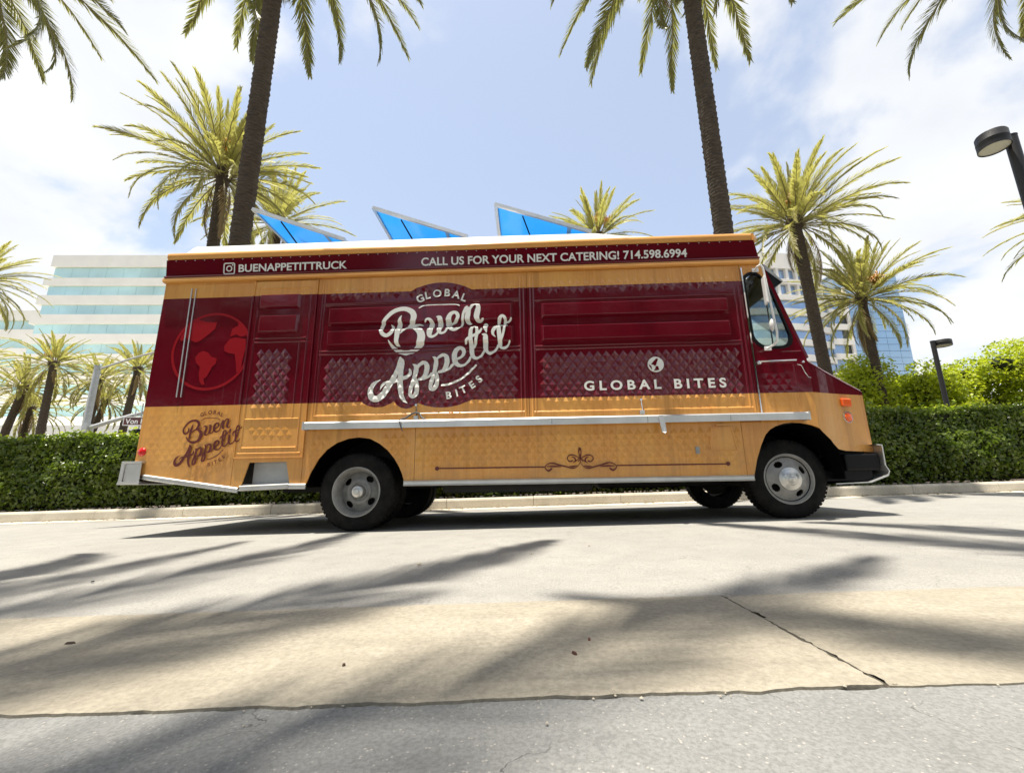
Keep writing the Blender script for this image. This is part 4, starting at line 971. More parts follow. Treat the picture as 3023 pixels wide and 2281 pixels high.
for y in (.45, W - .45): MB().lathe([(.001, .02), (.09, .015), (.11, 0), (.115, -.03)], 24, (0, 0, 0), 'z').xf(Matrix.Translation((3.81, y, 1.02)) @ Matrix.Rotation(R(90), 4, 'Y')).build('headlight', M['lampglass'], truck, smooth=True)
MB().box((2.56, .02, .99), (3.11, W - .02, 1.02)).build('cab_floor', M['under'], truck)
MB().box((2.95, .06, 1.45), (3.10, W - .06, 1.66)).build('dashboard', M['under'], truck, bevel=.03)
st = MB().lathe([(.19, -.011), (.201, 0), (.19, .011), (.179, 0)], 28, (0, 0, 0), 'z', True)
for a in (90, 210, 330): st.tube([(0, 0, -.01), (.19*math.cos(R(a)), .19*math.sin(R(a)), 0)], .009, 5)
st.xf(Matrix.Translation((2.90, 1.55, 1.80)) @ Matrix.Rotation(R(-35), 4, 'Y')).build('steering_wheel', M['black'], truck, smooth=True)
s = empty('driver_seat', (0, 0, 0), truck)
MB().box((2.60, 1.30, 1.36), (2.86, 1.80, 1.48)).build('cushion', M['seat'], s, bevel=.04); MB().box((2.575, 1.32, 1.46), (2.67, 1.78, 2.10)).build('backrest', M['seat'], s, bevel=.04)
# visor over the windscreen, mirror, handles, seams
MB().prism_xz([[(2.785, 2.725), (2.845, 2.768), (2.862, 2.762), (3.030, 2.560), (3.022, 2.545), (2.86, 2.70), (2.80, 2.70)]], .05, W - .05).build('sun_visor', M['greymetal'], truck)
for y in (.055, W - .07): MB().prism_xz([[(2.80, 2.69), (2.86, 2.70), (3.02, 2.545), (2.875, 2.46)]], y, y + .012).build('visor_cheek', M['black'], truck)
yo = -.20; k = .955
def mp(x, z, y): f = 1 + y / 4.4; return (x * f, y, .44 + (z - .44) * f)
mir = empty('mirror', (0, 0, 0), truck)
MB().tube([mp(2.714, 2.668, -.01), mp(2.755, 2.715, yo*.7), mp(2.795, 2.735, yo), mp(2.815, 2.70, yo), mp(2.836, 2.33, yo), mp(2.857, 1.954, yo), mp(2.846, 1.86, yo), mp(2.80, 1.81, yo*.6), mp(2.722, 1.772, -.01)], .011, 10).build('bracket', M['whitepaint'], mir, smooth=True)
MB().box((-.010, -.050, -.150), (.010, .050, .150)).xf(Matrix.Translation(mp(2.800, 2.43, yo)) @ Matrix.Rotation(R(-14), 4, 'Z')).build('mirror_plate', M['whitepaint'], mir, bevel=.01)
MB().lathe([(.001, -.012), (.040, -.008), (.056, .004), (.056, .009), (.001, .009)], 24, (0, 0, 0), 'z').xf(Matrix.Translation(mp(2.808, 2.03, yo)) @ Matrix.Rotation(R(-16), 4, 'Z') @ Matrix.Rotation(R(90), 4, 'Y') @ Matrix.Scale(1.15, 4, (1, 0, 0))).build('round_mirror', M['whitepaint'], mir, smooth=True)
for x, z in ((2.722, 1.770), (2.714, 2.668)): MB().box((x - .035, -.018, z - .022), (x + .035, .0, z + .022)).build('bracket_foot', M['whitepaint'], mir, bevel=.004)
MB().tube([(2.605, -.022, 1.622), (2.62, -.030, 1.624), (2.98, -.030, 1.630)], .0095, 8).build('grab_bar', M['chrome'], truck, smooth=True)
MB().lathe([(.001, -.035), (.018, -.03), (.026, -.012), (.026, .0)], 16, (2.605, 0, 1.615), 'y').build('bar_boss', M['chrome'], truck, smooth=True)
MB().box((2.555, -.016, 1.08), (2.568, .0, 2.70)).build('cab_seam', M['chrome'], truck)
mould([(2.955, 2.967, 1.08, 1.60), (2.86, 3.06, 1.730, 1.742)], truck, .006)
MB().tube([(2.99, -.012, 1.59), (3.03, -.016, 1.575), (3.055, -.016, 1.50), (3.085, -.012, 1.45), (3.11, -.008, 1.445)], .006, 6).build('wiper_hose', M['chrome'], truck, smooth=True)
MB().lathe([(.001, -.02), (.012, -.016), (.016, 0)], 10, (3.06, 0, 1.615), 'y').build('hood_latch', M['chrome'], truck, smooth=True)
# lamps on the side of the nose and tail
def onnose(x): 
    for a, b in zip(cols, cols[1:]):
        if a[0] <= x <= b[0]: t = (x - a[0]) / (b[0] - a[0]); return a[1] + (b[1]-a[1]) * t
    return .2
x = 3.53; y = onnose(x); Rn = Matrix.Translation((x, y - .006, 1.205)) @ Matrix.Rotation(math.atan2(.06, .18), 4, 'Z')
MB().box((-.066, -.020, -.042), (.066, .006, .042)).xf(Rn).build('marker_lamp', M['orangelens'], truck, bevel=.014)
x = 3.525; Rn = Matrix.Translation((x, onnose(x) - .004, 1.048)) @ Matrix.Rotation(math.atan2(.06, .18), 4, 'Z')
MB().lathe([(.001, -.022), (.026, -.021), (.046, -.015), (.053, -.004), (.053, .004)], 24).xf(Rn).build('reflector', M['orangelens'], truck, smooth=True)
MB().lathe([(.053, -.010), (.059, -.010), (.062, .004), (.053, .004)], 24, closed=True).xf(Rn).build('reflector_ring', M['chrome'], truck, smooth=True)
MB().lathe([(.001, -.024), (.02, -.022), (.038, -.014), (.045, -.002), (.045, .004)], 24, (-3.908, 0, .812)).build('tail_reflector', M['redlens'], truck, smooth=True)
MB().lathe([(.001, -.030), (.012, -.027), (.012, -.02)], 12, (-3.908, 0, .812)).build('reflector_screw', M['redlens'], truck)
# bumpers
rb = MB().prism_xz([[(-4.065, .712), (-3.855, .712), (-3.855, .690), (-4.03, .690), (-4.035, .505), (-3.85, .505), (-3.845, .475), (-4.085, .475), (-4.070, .51)]], -.05, W + .05).build('rear_bumper', M['alu'], truck, bevel=.006)
MB().box((-4.030, -.035, .507), (-3.86, -.028, .688)).build('bumper_end', M['alu'], rb)
fb = [(3.74, .765), (3.80, .758), (3.795, .548), (3.822, .492), (3.80, .444), (3.62, .380), (3.27, .370)]
o_ = [(p[0], p[1]) for p in fb]; i_ = [(3.74, .755), (3.789, .749), (3.785, .549), (3.811, .493), (3.793, .452), (3.617, .389), (3.27, .378)]
m = MB(); V = []
for y in (.13, W - .13): V += [(p[0], y, p[1]) for p in o_] + [(p[0], y, p[1]) for p in i_]
n = len(o_); F_ = [(k, k+1, 2*n+k+1, 2*n+k) for k in range(n-1)] + [(n+k, 3*n+k, 3*n+k+1, n+k+1) for k in range(n-1)]
for s in (0, 2*n): F_ += [(s+k, s+n+k, s+n+k+1, s+k+1) for k in range(n-1)]
m.add(V, F_).build('front_bumper', M['alu'], truck)
MB().box((3.42, .16, .50), (3.77, W - .16, .672)).build('bumper_bar', M['black'], truck, bevel=.02)
MB().box((3.20, .20, .40), (3.70, W - .2, .50)).build('bumper_pan', M['black'], truck)
MB().box((3.25, .28, .64), (3.72, W - .28, .90)).build('radiator_box', M['black'], truck)
# latches and straps on the ledge
for x, z in ((-.992, 1.245), (1.357, 1.25)):
    l_ = empty('flap_latch', (0, 0, 0), truck)
    MB().lathe([(.001, -.026), (.013, -.022), (.016, -.008), (.012, 0)], 12, (x, 0, z), 'y').build('knob', M['chrome'], l_, smooth=True)
    MB().tube([(x, -.012, z), (x + .004, -.014, z - .06), (x + .006, -.016, z - .115)], .006, 6).build('rod', M['chrome'], l_, smooth=True)
    MB().box((x - .022, -.026, z - .150), (x + .026, .0, z - .11)).build('keeper', M['alu'], l_, bevel=.004)
MB().tube([(-1.14, -.06, 1.092), (-1.09, -.05, 1.105), (-1.03, -.03, 1.155), (-.99, -.03, 1.165), (-.95, -.03, 1.155), (-.92, -.05, 1.11), (-.885, -.07, 1.090)], .010, 8).build('strap', M['seat'], truck, smooth=True)
MB().tube([(-1.135, -.104, 1.08), (-1.13, -.108, 1.04), (-1.115, -.106, 1.0), (-1.10, -.104, .965)], .006, 6).build('strap', M['seat'], truck, smooth=True)
MB().add([(1.49, -.108, 1.07), (1.545, -.108, 1.07), (1.552, -.13, .905), (1.53, -.15, .885), (1.507, -.13, .905), (1.49, -.100, 1.07), (1.545, -.100, 1.07), (1.552, -.120, .905), (1.53, -.14, .875), (1.507, -.120, .905)], [(0,4,3,2,1),(5,6,7,8,9),(0,1,6,5),(1,2,7,6),(2,3,8,7),(3,4,9,8),(4,0,5,9)]).build('bracket', M['alu'], truck)
# filler hatch
hx = [(2.005, .725), (2.280, .725), (2.245, .955), (2.030, .955)]; inn = [(2.018, .737), (2.265, .737), (2.233, .943), (2.042, .943)]
hatch = MB().prism_xz([hx], -.007, .0).build('filler_hatch', M['wrap'], truck)
MB().prism_xz([hx, inn], -.013, -.007).build('hatch_rim', M['wrap'], hatch)
MB().box((2.09, -.016, .965), (2.20, .0, .985)).build('hatch_hinge', M['wrap'], hatch)
MB().box((1.86, -.012, .69), (1.90, .0, .76)).build('lock_plate', M['greymetal'], truck, bevel=.004)
SCRIPT = [
 [(-1.301,2.156,0.007),(-1.278,2.123,0.031),(-1.28,2.066,0.04),(-1.335,2.02,0.042),(-1.389,2.048,0.043),(-1.404,2.111,0.041),(-1.385,2.163,0.04),(-1.35,2.22,0.043),(-1.29,2.281,0.046),(-1.221,2.315,0.048),(-1.141,2.322,0.05),(-1.072,2.29,0.06),(-1.045,2.242,0.066),(-1.053,2.19,0.059),(-1.079,2.149,0.04),(-1.108,2.131,0.015)],
 [(-1.179,2.247,0.005),(-1.196,2.21,0.03),(-1.203,2.152,0.052),(-1.215,2.09,0.061),(-1.222,2.023,0.054),(-1.227,1.961,0.047),(-1.219,1.922,0.04),(-1.193,1.903,0.007)],
 [(-1.184,2.04,0.01),(-1.161,2.075,0.032),(-1.127,2.103,0.035),(-1.073,2.117,0.034),(-1.013,2.094,0.059),(-0.966,2.046,0.077),(-0.954,1.989,0.086),(-0.968,1.928,0.081),(-1.01,1.871,0.056),(-1.063,1.839,0.052),(-1.126,1.827,0.055),(-1.191,1.842,0.047),(-1.251,1.877,0.039),(-1.288,1.917,0.029),(-1.314,1.965,0.007)],
 [(-1.099,2.135,0.017),(-1.039,2.14,0.024),(-0.989,2.145,0.021),(-0.943,2.135,0.006)],
 [(-0.92,2.172,0.015),(-0.898,2.196,0.026),(-0.868,2.192,0.033),(-0.847,2.158,0.049),(-0.847,2.127,0.058),(-0.857,2.086,0.061),(-0.866,2.045,0.062),(-0.862,2.006,0.047),(-0.833,1.992,0.031),(-0.794,2.012,0.025),(-0.768,2.044,0.024)],
 [(-0.792,2.221,0.01),(-0.76,2.207,0.052),(-0.751,2.161,0.056),(-0.754,2.098,0.056),(-0.761,2.062,0.05),(-0.741,2.03,0.029),(-0.701,2.04,0.025),(-0.675,2.075,0.024)],
 [(-0.678,2.083,0.022),(-0.634,2.134,0.022),(-0.585,2.164,0.03),(-0.558,2.21,0.039),(-0.567,2.249,0.041),(-0.601,2.265,0.036),(-0.641,2.241,0.046),(-0.66,2.189,0.059),(-0.656,2.127,0.062),(-0.637,2.083,0.042),(-0.598,2.065,0.035),(-0.554,2.081,0.027),(-0.523,2.11,0.025),(-0.51,2.138,0.025)],
 [(-0.51,2.133,0.025),(-0.505,2.195,0.028),(-0.494,2.258,0.03),(-0.467,2.312,0.04)],
 [(-0.46,2.323,0.03),(-0.445,2.288,0.054),(-0.448,2.235,0.057),(-0.454,2.199,0.057),(-0.449,2.165,0.048),(-0.427,2.142,0.034),(-0.406,2.139,0.008)],
 [(-0.433,2.272,0.018),(-0.415,2.319,0.031),(-0.383,2.357,0.031),(-0.349,2.356,0.037),(-0.334,2.321,0.049),(-0.342,2.269,0.061),(-0.352,2.211,0.06),(-0.337,2.172,0.043),(-0.309,2.162,0.025),(-0.283,2.182,0.022)],
 [(-1.387,1.531,0.005),(-1.442,1.502,0.033),(-1.482,1.448,0.049),(-1.492,1.391,0.059),(-1.471,1.339,0.066),(-1.427,1.324,0.067),(-1.372,1.35,0.069),(-1.331,1.4,0.067),(-1.302,1.453,0.066),(-1.27,1.51,0.058),(-1.238,1.572,0.049),(-1.21,1.639,0.049),(-1.188,1.702,0.054),(-1.183,1.757,0.035)],
 [(-1.186,1.77,0.029),(-1.159,1.729,0.043),(-1.161,1.683,0.045),(-1.171,1.62,0.054),(-1.175,1.548,0.058),(-1.174,1.481,0.06),(-1.166,1.414,0.057),(-1.153,1.356,0.048),(-1.129,1.307,0.035),(-1.09,1.273,0.007)],
 [(-1.386,1.426,0.011),(-1.374,1.462,0.024),(-1.344,1.492,0.032),(-1.3,1.501,0.032),(-1.252,1.51,0.044),(-1.2,1.526,0.048),(-1.148,1.544,0.043),(-1.1,1.56,0.041),(-1.073,1.59,0.039),(-1.069,1.617,0.032),(-1.079,1.641,0.019)],
 [(-1.046,1.696,0.008),(-1.016,1.677,0.039),(-1.005,1.638,0.049),(-1.012,1.589,0.049),(-1.029,1.522,0.047),(-1.05,1.455,0.042),(-1.061,1.398,0.04),(-1.056,1.356,0.039),(-1.029,1.341,0.04),(-0.997,1.374,0.049),(-0.992,1.432,0.048),(-0.998,1.485,0.046),(-1.007,1.526,0.037)],
 [(-0.998,1.647,0.025),(-0.968,1.691,0.036),(-0.925,1.712,0.041),(-0.894,1.685,0.05),(-0.89,1.631,0.057),(-0.906,1.577,0.049),(-0.937,1.542,0.036),(-0.972,1.526,0.025)],
 [(-0.972,1.525,0.023),(-0.919,1.533,0.027),(-0.867,1.557,0.027),(-0.835,1.589,0.026)],
 [(-0.831,1.773,0.008),(-0.803,1.755,0.038),(-0.79,1.719,0.045),(-0.797,1.656,0.047),(-0.811,1.584,0.046),(-0.83,1.517,0.043),(-0.846,1.459,0.04),(-0.844,1.427,0.039),(-0.819,1.415,0.04),(-0.787,1.449,0.047),(-0.776,1.511,0.044),(-0.783,1.565,0.04),(-0.793,1.601,0.032)],
 [(-0.787,1.74,0.022),(-0.759,1.772,0.032),(-0.715,1.791,0.035),(-0.681,1.77,0.048),(-0.674,1.709,0.056),(-0.688,1.655,0.049),(-0.721,1.617,0.032),(-0.76,1.602,0.022)],
 [(-0.761,1.6,0.022),(-0.712,1.608,0.025),(-0.654,1.634,0.027),(-0.616,1.672,0.027),(-0.596,1.698,0.024)],
 [(-0.597,1.7,0.024),(-0.564,1.741,0.025),(-0.516,1.765,0.03),(-0.492,1.809,0.04),(-0.502,1.851,0.042),(-0.536,1.867,0.04),(-0.575,1.843,0.05),(-0.594,1.788,0.055),(-0.588,1.722,0.056),(-0.563,1.681,0.044),(-0.524,1.665,0.032),(-0.476,1.679,0.027),(-0.438,1.718,0.029),(-0.418,1.76,0.027)],
 [(-0.414,2.058,0.04),(-0.418,1.986,0.046),(-0.415,1.939,0.046),(-0.408,1.87,0.049),(-0.404,1.81,0.049),(-0.389,1.761,0.042),(-0.35,1.745,0.031),(-0.307,1.766,0.027),(-0.279,1.806,0.027),(-0.266,1.833,0.026)],
 [(-0.413,2.051,0.038),(-0.396,2.091,0.032),(-0.369,2.102,0.028),(-0.351,2.075,0.031),(-0.347,2.03,0.036),(-0.356,1.961,0.033),(-0.364,1.915,0.03),(-0.38,1.864,0.023)],
 [(-0.471,1.911,0.021),(-0.457,1.949,0.031),(-0.418,1.976,0.032),(-0.36,2.003,0.032),(-0.32,2.03,0.03),(-0.297,2.064,0.02)],
 [(-0.291,2.003,0.009),(-0.259,1.988,0.047),(-0.254,1.944,0.054),(-0.256,1.888,0.053),(-0.253,1.842,0.048),(-0.235,1.81,0.032),(-0.205,1.796,0.035),(-0.161,1.817,0.027),(-0.131,1.855,0.025),(-0.12,1.885,0.022)],
 [(-0.252,2.114,0.053),(-0.256,2.079,0.045),(-0.249,2.046,0.028),(-0.244,2.022,0.011)],
 [(-0.112,2.098,0.041),(-0.109,2.033,0.046),(-0.103,1.977,0.047),(-0.099,1.93,0.047),(-0.098,1.884,0.043),(-0.085,1.857,0.029),(-0.047,1.854,0.032),(-0.016,1.877,0.023),(0.005,1.922,0.018)],
 [(-0.147,1.968,0.006),(-0.174,2.002,0.027),(-0.171,2.044,0.038),(-0.142,2.078,0.038),(-0.102,2.096,0.027)],
 [(-0.11,2.127,0.031),(-0.101,2.176,0.038),(-0.074,2.208,0.032),(-0.046,2.189,0.032),(-0.038,2.153,0.03),(-0.048,2.097,0.027),(-0.058,2.031,0.026),(-0.072,1.976,0.026),(-0.085,1.93,0.02)],
 [(-0.05,2.143,0.016),(-0.008,2.147,0.022),(0.019,2.168,0.019),(0.026,2.186,0.015)],
 [(-0.133,2.105,0.02),(-0.079,2.105,0.019),(-0.021,2.107,0.011)],
 [(-0.985,2.326,0.015),(-0.928,2.36,0.018),(-0.878,2.372,0.016),(-0.753,2.373,0.015),(-0.628,2.37,0.018),(-0.583,2.365,0.018),(-0.542,2.341,0.015)],
 [(-0.723,1.455,0.021),(-0.661,1.463,0.022),(-0.589,1.485,0.022),(-0.518,1.522,0.022),(-0.446,1.574,0.022),(-0.399,1.623,0.022),(-0.359,1.664,0.021)],
]
ARCH = [('G', -0.987, 2.453, -22, 0.089), ('L', -0.903, 2.489, -12, 0.09), ('O', -0.797, 2.508, -4, 0.09), ('B', -0.683, 2.512, 4, 0.09), ('A', -0.583, 2.488, 12, 0.09), ('L', -0.494, 2.45, 20, 0.09), ('B', -0.647, 1.345, -7, 0.08), ('I', -0.563, 1.367, -14, 0.081), ('T', -0.495, 1.403, -25, 0.081), ('E', -0.4, 1.451, -33, 0.081), ('S', -0.327, 1.512, -42, 0.081)]
# ------------------------------------------------------------------ wheels and running gear
def tyre_mesh():
    m = MB(); Ro, Ri, w_ = .390, .232, .225
    pr = [(Ri, .012), (Ri + .02, .0), (Ri + .055, -.004), (Ri + .10, .0), (Ro - .028, .010), (Ro - .010, .022), (Ro, .040), (Ro, w_ - .04), (Ro - .010, w_ - .022), (Ro - .03, w_ - .01), (Ri + .05, w_), (Ri, w_ - .012)]
    m.lathe(pr, 64, closed=True)
    for k in range(56):
        for row, (y0, y1) in enumerate(((.024, .072), (.078, .145), (.152, .202))):
            a0 = 2*math.pi*(k + (.5 if row % 2 else 0)) / 56; a1 = a0 + 2*math.pi / 56 * .66; V = []
            for r in (Ro - .004, Ro + .0045):
                for a, y in ((a0, y0), (a1, y0), (a1, y1), (a0, y1)): V.append((r*math.cos(a), y, r*math.sin(a)))
            m.add(V, [(4,5,6,7),(0,1,5,4),(1,2,6,5),(2,3,7,6),(3,0,4,7)])
    return m.mesh('tyre')
TY = tyre_mesh(); bm = bmesh.new(); bm.from_mesh(TY); bmesh.ops.recalc_face_normals(bm, faces=bm.faces); bm.to_mesh(TY); bm.free()
TY.materials.append(M['rubber']); TY.polygons.foreach_set('use_smooth', [True]*len(TY.polygons)); TY.set_sharp_from_angle(angle=R(30))
def holed_disc(r0, r1, y0, y1, nh, hr, hw, ph, mat, par):
    """dished wheel disc with oval hand holes; a real opening shows the dark well behind it"""
    m = MB(); n = 160; rings = 24; V = []; Fc = []
    for i in range(rings + 1):
        r = r0 + (r1 - r0) * i / rings; t = i / rings; y = y0 + (y1 - y0) * t ** 1.4
        for k in range(n): a = 2*math.pi*k/n; V.append((r*math.cos(a), y, r*math.sin(a)))
    for i in range(rings):
        for k in range(n):
            r = r0 + (r1 - r0) * (i + .5) / rings; a = 2*math.pi*(k + .5)/n; hole = False
            for h_ in range(nh):
                d = (a - ph - 2*math.pi*h_/nh + math.pi) % (2*math.pi) - math.pi
                if (d / hw) ** 2 + ((r - hr) / .030) ** 2 < 1: hole = True
            if not hole: Fc.append((i*n+k, i*n+(k+1) % n, (i+1)*n+(k+1) % n, (i+1)*n+k))
    o = m.add(V, Fc).build('disc', mat, par, smooth=True); s = o.modifiers.new('t', 'SOLIDIFY'); s.thickness = .006; return o
def wheel(c, kind, label=None, flip=False):
    w_ = empty('wheel', c, truck)
    if flip: w_.rotation_euler = (0, 0, math.pi)
    if label: w_['label'] = label
    t = put('tyre', TY, None, w_); t.rotation_euler = (0, random.uniform(0, 6), 0)
    if kind == 'front':
        rim = MB().lathe([(.228, .03), (.250, .004), (.252, -.004), (.243, -.006), (.232, .004), (.224, .020), (.215, .026), (.205, .028), (.205, .09), (.225, .09)], 64, closed=True).build('rim', M['steel'], w_, smooth=True)
        holed_disc(.10, .212, -.022, .030, 4, .166, .26, .55, M['steel'], rim)
        MB().lathe([(.20, .14), (.001, .13)], 32).build('drum', M['under'], w_)
        MB().lathe([(.214, .0245), (.223, .018)], 48).build('groove', M['black'], rim)
        MB().lathe([(.001, -.060), (.030, -.059), (.036, -.054), (.038, -.050), (.056, -.049), (.062, -.044), (.070, -.036), (.100, -.032), (.112, -.026), (.114, -.012), (.100, .0)], 48).build('hub_cap', M['satin'], w_, smooth=True)
    else:
        rim = MB().lathe([(.228, .03), (.250, .004), (.252, -.004), (.243, -.006), (.233, .006), (.222, .030), (.212, .060), (.205, .11), (.195, .14), (.225, .14)], 64, closed=True).build('rim', M['steel'], w_, smooth=True)
        holed_disc(.085, .203, .085, .125, 4, .160, .26, .9, M['steeldark'], rim)
        MB().lathe([(.20, .20), (.001, .19)], 32).build('drum', M['under'], w_)
        MB().lathe([(.13, .10), (.125, .078), (.108, .070), (.085, .088), (.070, .085)], 48).build('hub_ring', M['steel'], w_, smooth=True)
        MB().lathe([(.001, .006), (.024, .007), (.027, .012), (.028, .016), (.050, .018), (.060, .026), (.066, .045), (.068, .085)], 40).build('hub_cap', M['satin'], w_, smooth=True)
    return w_
zr, zf = .368, .431
wheel((-1.60, .045, zr), 'rear', 'near rear wheel with deep dished rim')
wheel((2.815, .13, zf), 'front', 'near front wheel with bright hub cap')
wheel((-1.60, W - .045, zr), 'rear', None, True); wheel((2.815, W - .13, zf), 'front', None, True)
for y in (.30, W - .30 - .225):
    o = put('inner_tyre', TY, None, truck); o.location = (-1.60, y, zr)
ch = MB()
for y in (.62, W - .74): ch.box((-3.8, y, .50), (3.4, y + .12, .66))
for x in (-3.4, -2.4, -.7, .6, 1.7): ch.box((x, .5, .52), (x + .1, W - .5, .62))
ch.build('chassis_frame', M['under'], truck)
MB().tube([(-1.60, .25, zr), (-1.60, .85, zr), (-1.60, .95, zr), (-1.60, 1.25, zr), (-1.60, 1.35, zr), (-1.60, 1.95, zr)], [.06, .06, .15, .15, .06, .06], 14).build('rear_axle', M['under'], truck, smooth=True)
MB().tube([(2.815, .3, zf - .04), (2.815, 1.9, zf - .04)], .05, 10).build('front_axle', M['under'], truck)
MB().tube([(-1.4, 1.1, .42), (1.2, 1.1, .50)], .045, 10).build('drive_shaft', M['under'], truck)
MB().box((-.75, .22, .335), (.85, .60, .56)).build('fuel_tank', M['under'], truck, bevel=.04)
MB().box((1.15, 1.55, .34), (2.2, 1.98, .58)).build('battery_box', M['under'], truck, bevel=.02)
MB().box((-.6, 1.5, .36), (.9, 1.95, .58)).build('propane_tank', M['under'], truck, bevel=.06)
MB().box((1.0, .85, .36), (2.5, 1.35, .70)).build('gearbox', M['under'], truck, bevel=.05)
MB().tube([(-2.9, .7, .44), (-2.2, .75, .40), (-.6, .8, .43), (1.2, .8, .46)], .035, 10).build('exhaust_pipe', M['under'], truck)
MB().box((-2.72, .65, .36), (-2.15, 1.6, .52)).build('spare_box', M['under'], truck)
MB().box((-3.7, .10, .62), (2.4, W - .1, 1.0)).build('floor_frame', M['under'], truck, fix=False) if False else None
for x0, x1, z1 in ((-2.16, -1.05, .99), (2.36, 3.30, 1.0)):
    m = MB(); cxx = (x0 + x1) / 2; rr = (x1 - x0) / 2; V = []
    for i in range(17):
        a = math.pi * i / 16
        for y in (.018, .80): V.append((cxx - rr*math.cos(a) , y, .42 + (z1 - .42) * math.sin(a) ** .7))
    m.add(V, [(2*i, 2*i+2, 2*i+3, 2*i+1) for i in range(16)] + [tuple(2*i+1 for i in range(17))]); m.build('wheel_well', M['black'], truck, fix=False)
MB().box((-2.9, .86, .55), (2.5, W - .10, 1.0)).build('underfloor', M['under'], truck, fix=False)
MB().box((-1.04, .02, .60), (2.34, .86, 1.0)).build('underfloor', M['under'], truck, fix=False)

# ------------------------------------------------------------------ lettering and print on the near side
def spline(pts, step=.010):
    P = np.array(pts, float); out = []
    Q = np.vstack([2*P[0] - P[1], P, 2*P[-1] - P[-2]])
    for i in range(1, len(Q) - 2):
        p0, p1, p2, p3 = Q[i-1], Q[i], Q[i+1], Q[i+2]; n = max(2, int(np.linalg.norm((p2 - p1)[:2]) / step))
        for k in range(n):
            t = k / n; out.append(.5*((2*p1) + (-p0+p2)*t + (2*p0-5*p1+4*p2-p3)*t*t + (-p0+3*p1-3*p2+p3)*t**3))
    out.append(P[-1]); return np.array(out)
def ribbon(m, pts, lift, rel=True, across=5, step=.010, base=0.0):
    S = spline(pts, step); n = len(S); T = np.gradient(S[:, :2], axis=0); T /= (np.linalg.norm(T, axis=1, keepdims=True) + 1e-9); N = np.stack([-T[:, 1], T[:, 0]], 1); V = []
    ww = np.maximum(S[:, 2], .002)
    # rounded ends
    for i in range(n):
        for k in range(across):
            s = (k / (across - 1) - .5); x, z = S[i, 0] + N[i, 0]*s*ww[i], S[i, 1] + N[i, 1]*s*ww[i]
            if i in (0, n-1):
                e = (1 - (2*s) ** 2) ** .5 * ww[i] * .45 * (-1 if i == 0 else 1); x += T[i, 0]*e; z += T[i, 1]*e
            V.append((x, -(relief(x, z) if rel else 0) - lift - base, z))
    m.add(V, [(i*across+k, i*across+k+1, (i+1)*across+k+1, (i+1)*across+k) for i in range(n-1) for k in range(across-1)])
def flat_text(m, body, x0, z0, x1, hgt, lift, bold=.02, space=1.0, slope=None, centre=None, rot=0.0, relf=True, cut=.03):
    v, f = text_mesh(body, 1.0, bold, space); v = v - v.min(0); cap = text_mesh('H', 1.0, bold)[0]; ch_ = cap[:, 1].max() - cap[:, 1].min()
    sz = hgt / ch_
    if centre is None: sxx = (x1 - x0) / v[:, 0].max(); P = np.stack([x0 + v[:, 0]*sxx, z0 + v[:, 1]*sz], 1)
    else:
        q = (v - v.max(0) / 2) * sz; a = R(-rot); P = np.stack([centre[0] + q[:, 0]*math.cos(a) - q[:, 1]*math.sin(a), centre[1] + q[:, 0]*math.sin(a) + q[:, 1]*math.cos(a)], 1)
    V = [(p[0], -(relief(p[0], p[1]) if relf else 0) - lift - (slope(p[1]) if slope else 0), p[1]) for p in P]
    o = len(m.v); m.add(V, f)
def logo(name, mat, A, lift, rel, label, ws):
    m = MB(); fx = lambda x, z: (A[0][0]*x + A[1][0]*z + A[2][0], A[0][1]*x + A[1][1]*z + A[2][1])
    for i, row in enumerate(SCRIPT): ribbon(m, [fx(p[0], p[1]) + (p[2]*ws,) for p in row], lift + .00022*i, rel, across=9 if rel else 5, step=.007)
    for ch_, x, z, r, h_ in ARCH:
        flat_text(m, ch_, 0, 0, 0, h_ * ws, lift + .010, .03, centre=fx(x, z), rot=r, relf=rel)
    o = m.build(name, mat, truck, fix=False); o['label'] = label; return o
logo('lettering', M['lettering'], ((1, 0), (0, 1), (0, 0)), .0050, True, 'large cream script words on the left flap', 1.0)
logo('lettering', M['brownprint'], ((.4483, -.0097), (.0037, .4709), (-2.8633, .0288)), .012, False, 'small brown script words on the rear wood panel', .46)
m = MB(); fs = lambda z: .012 + .028 * (z - 2.805) / .212
flat_text(m, 'BUENAPPETITTRUCK', -3.112, 2.846, -1.843, .090, .004, .022, slope=fs, relf=False)
m.build('lettering', M['lettering'], truck, fix=False)['label'] = 'cream account name on the fascia'
m = MB(); flat_text(m, 'CALL US FOR YOUR NEXT CATERING! 714.598.6994', -.987, 2.846, 1.992, .094, .004, .022, slope=fs, relf=False)
m.build('lettering', M['lettering'], truck, fix=False)['label'] = 'cream catering phone line on the fascia'
m = MB(); flat_text(m, 'GLOBAL BITES', .778, 1.360, 2.244, .102, .0165, .030, 1.55, relf=False)
m.build('lettering', M['lettering'], truck, fix=False)['label'] = 'cream words under the small globe'
def rring(cx_, cz_, hw, r, t, n=8):
    def lp(h, rad):
        out = []
        for qx, qz, a0 in ((1, 1, 0), (-1, 1, 90), (-1, -1, 180), (1, -1, 270)):
            for k in range(n + 1):
                a = R(a0 + 90*k/n); out.append((cx_ + qx*(h - rad) + rad*math.cos(a), cz_ + qz*(h - rad) + rad*math.sin(a)))
        return out
    return [lp(hw, r), lp(hw - t, max(.004, r - t))]
cx_, cz_ = -3.222, 2.893; m = MB(); yl = -(fs(cz_) + .006)
m.prism_xz(rring(cx_, cz_, .068, .023, .012), yl, yl + .003); m.prism_xz(rring(cx_, cz_, .036, .0359, .012), yl, yl + .003)
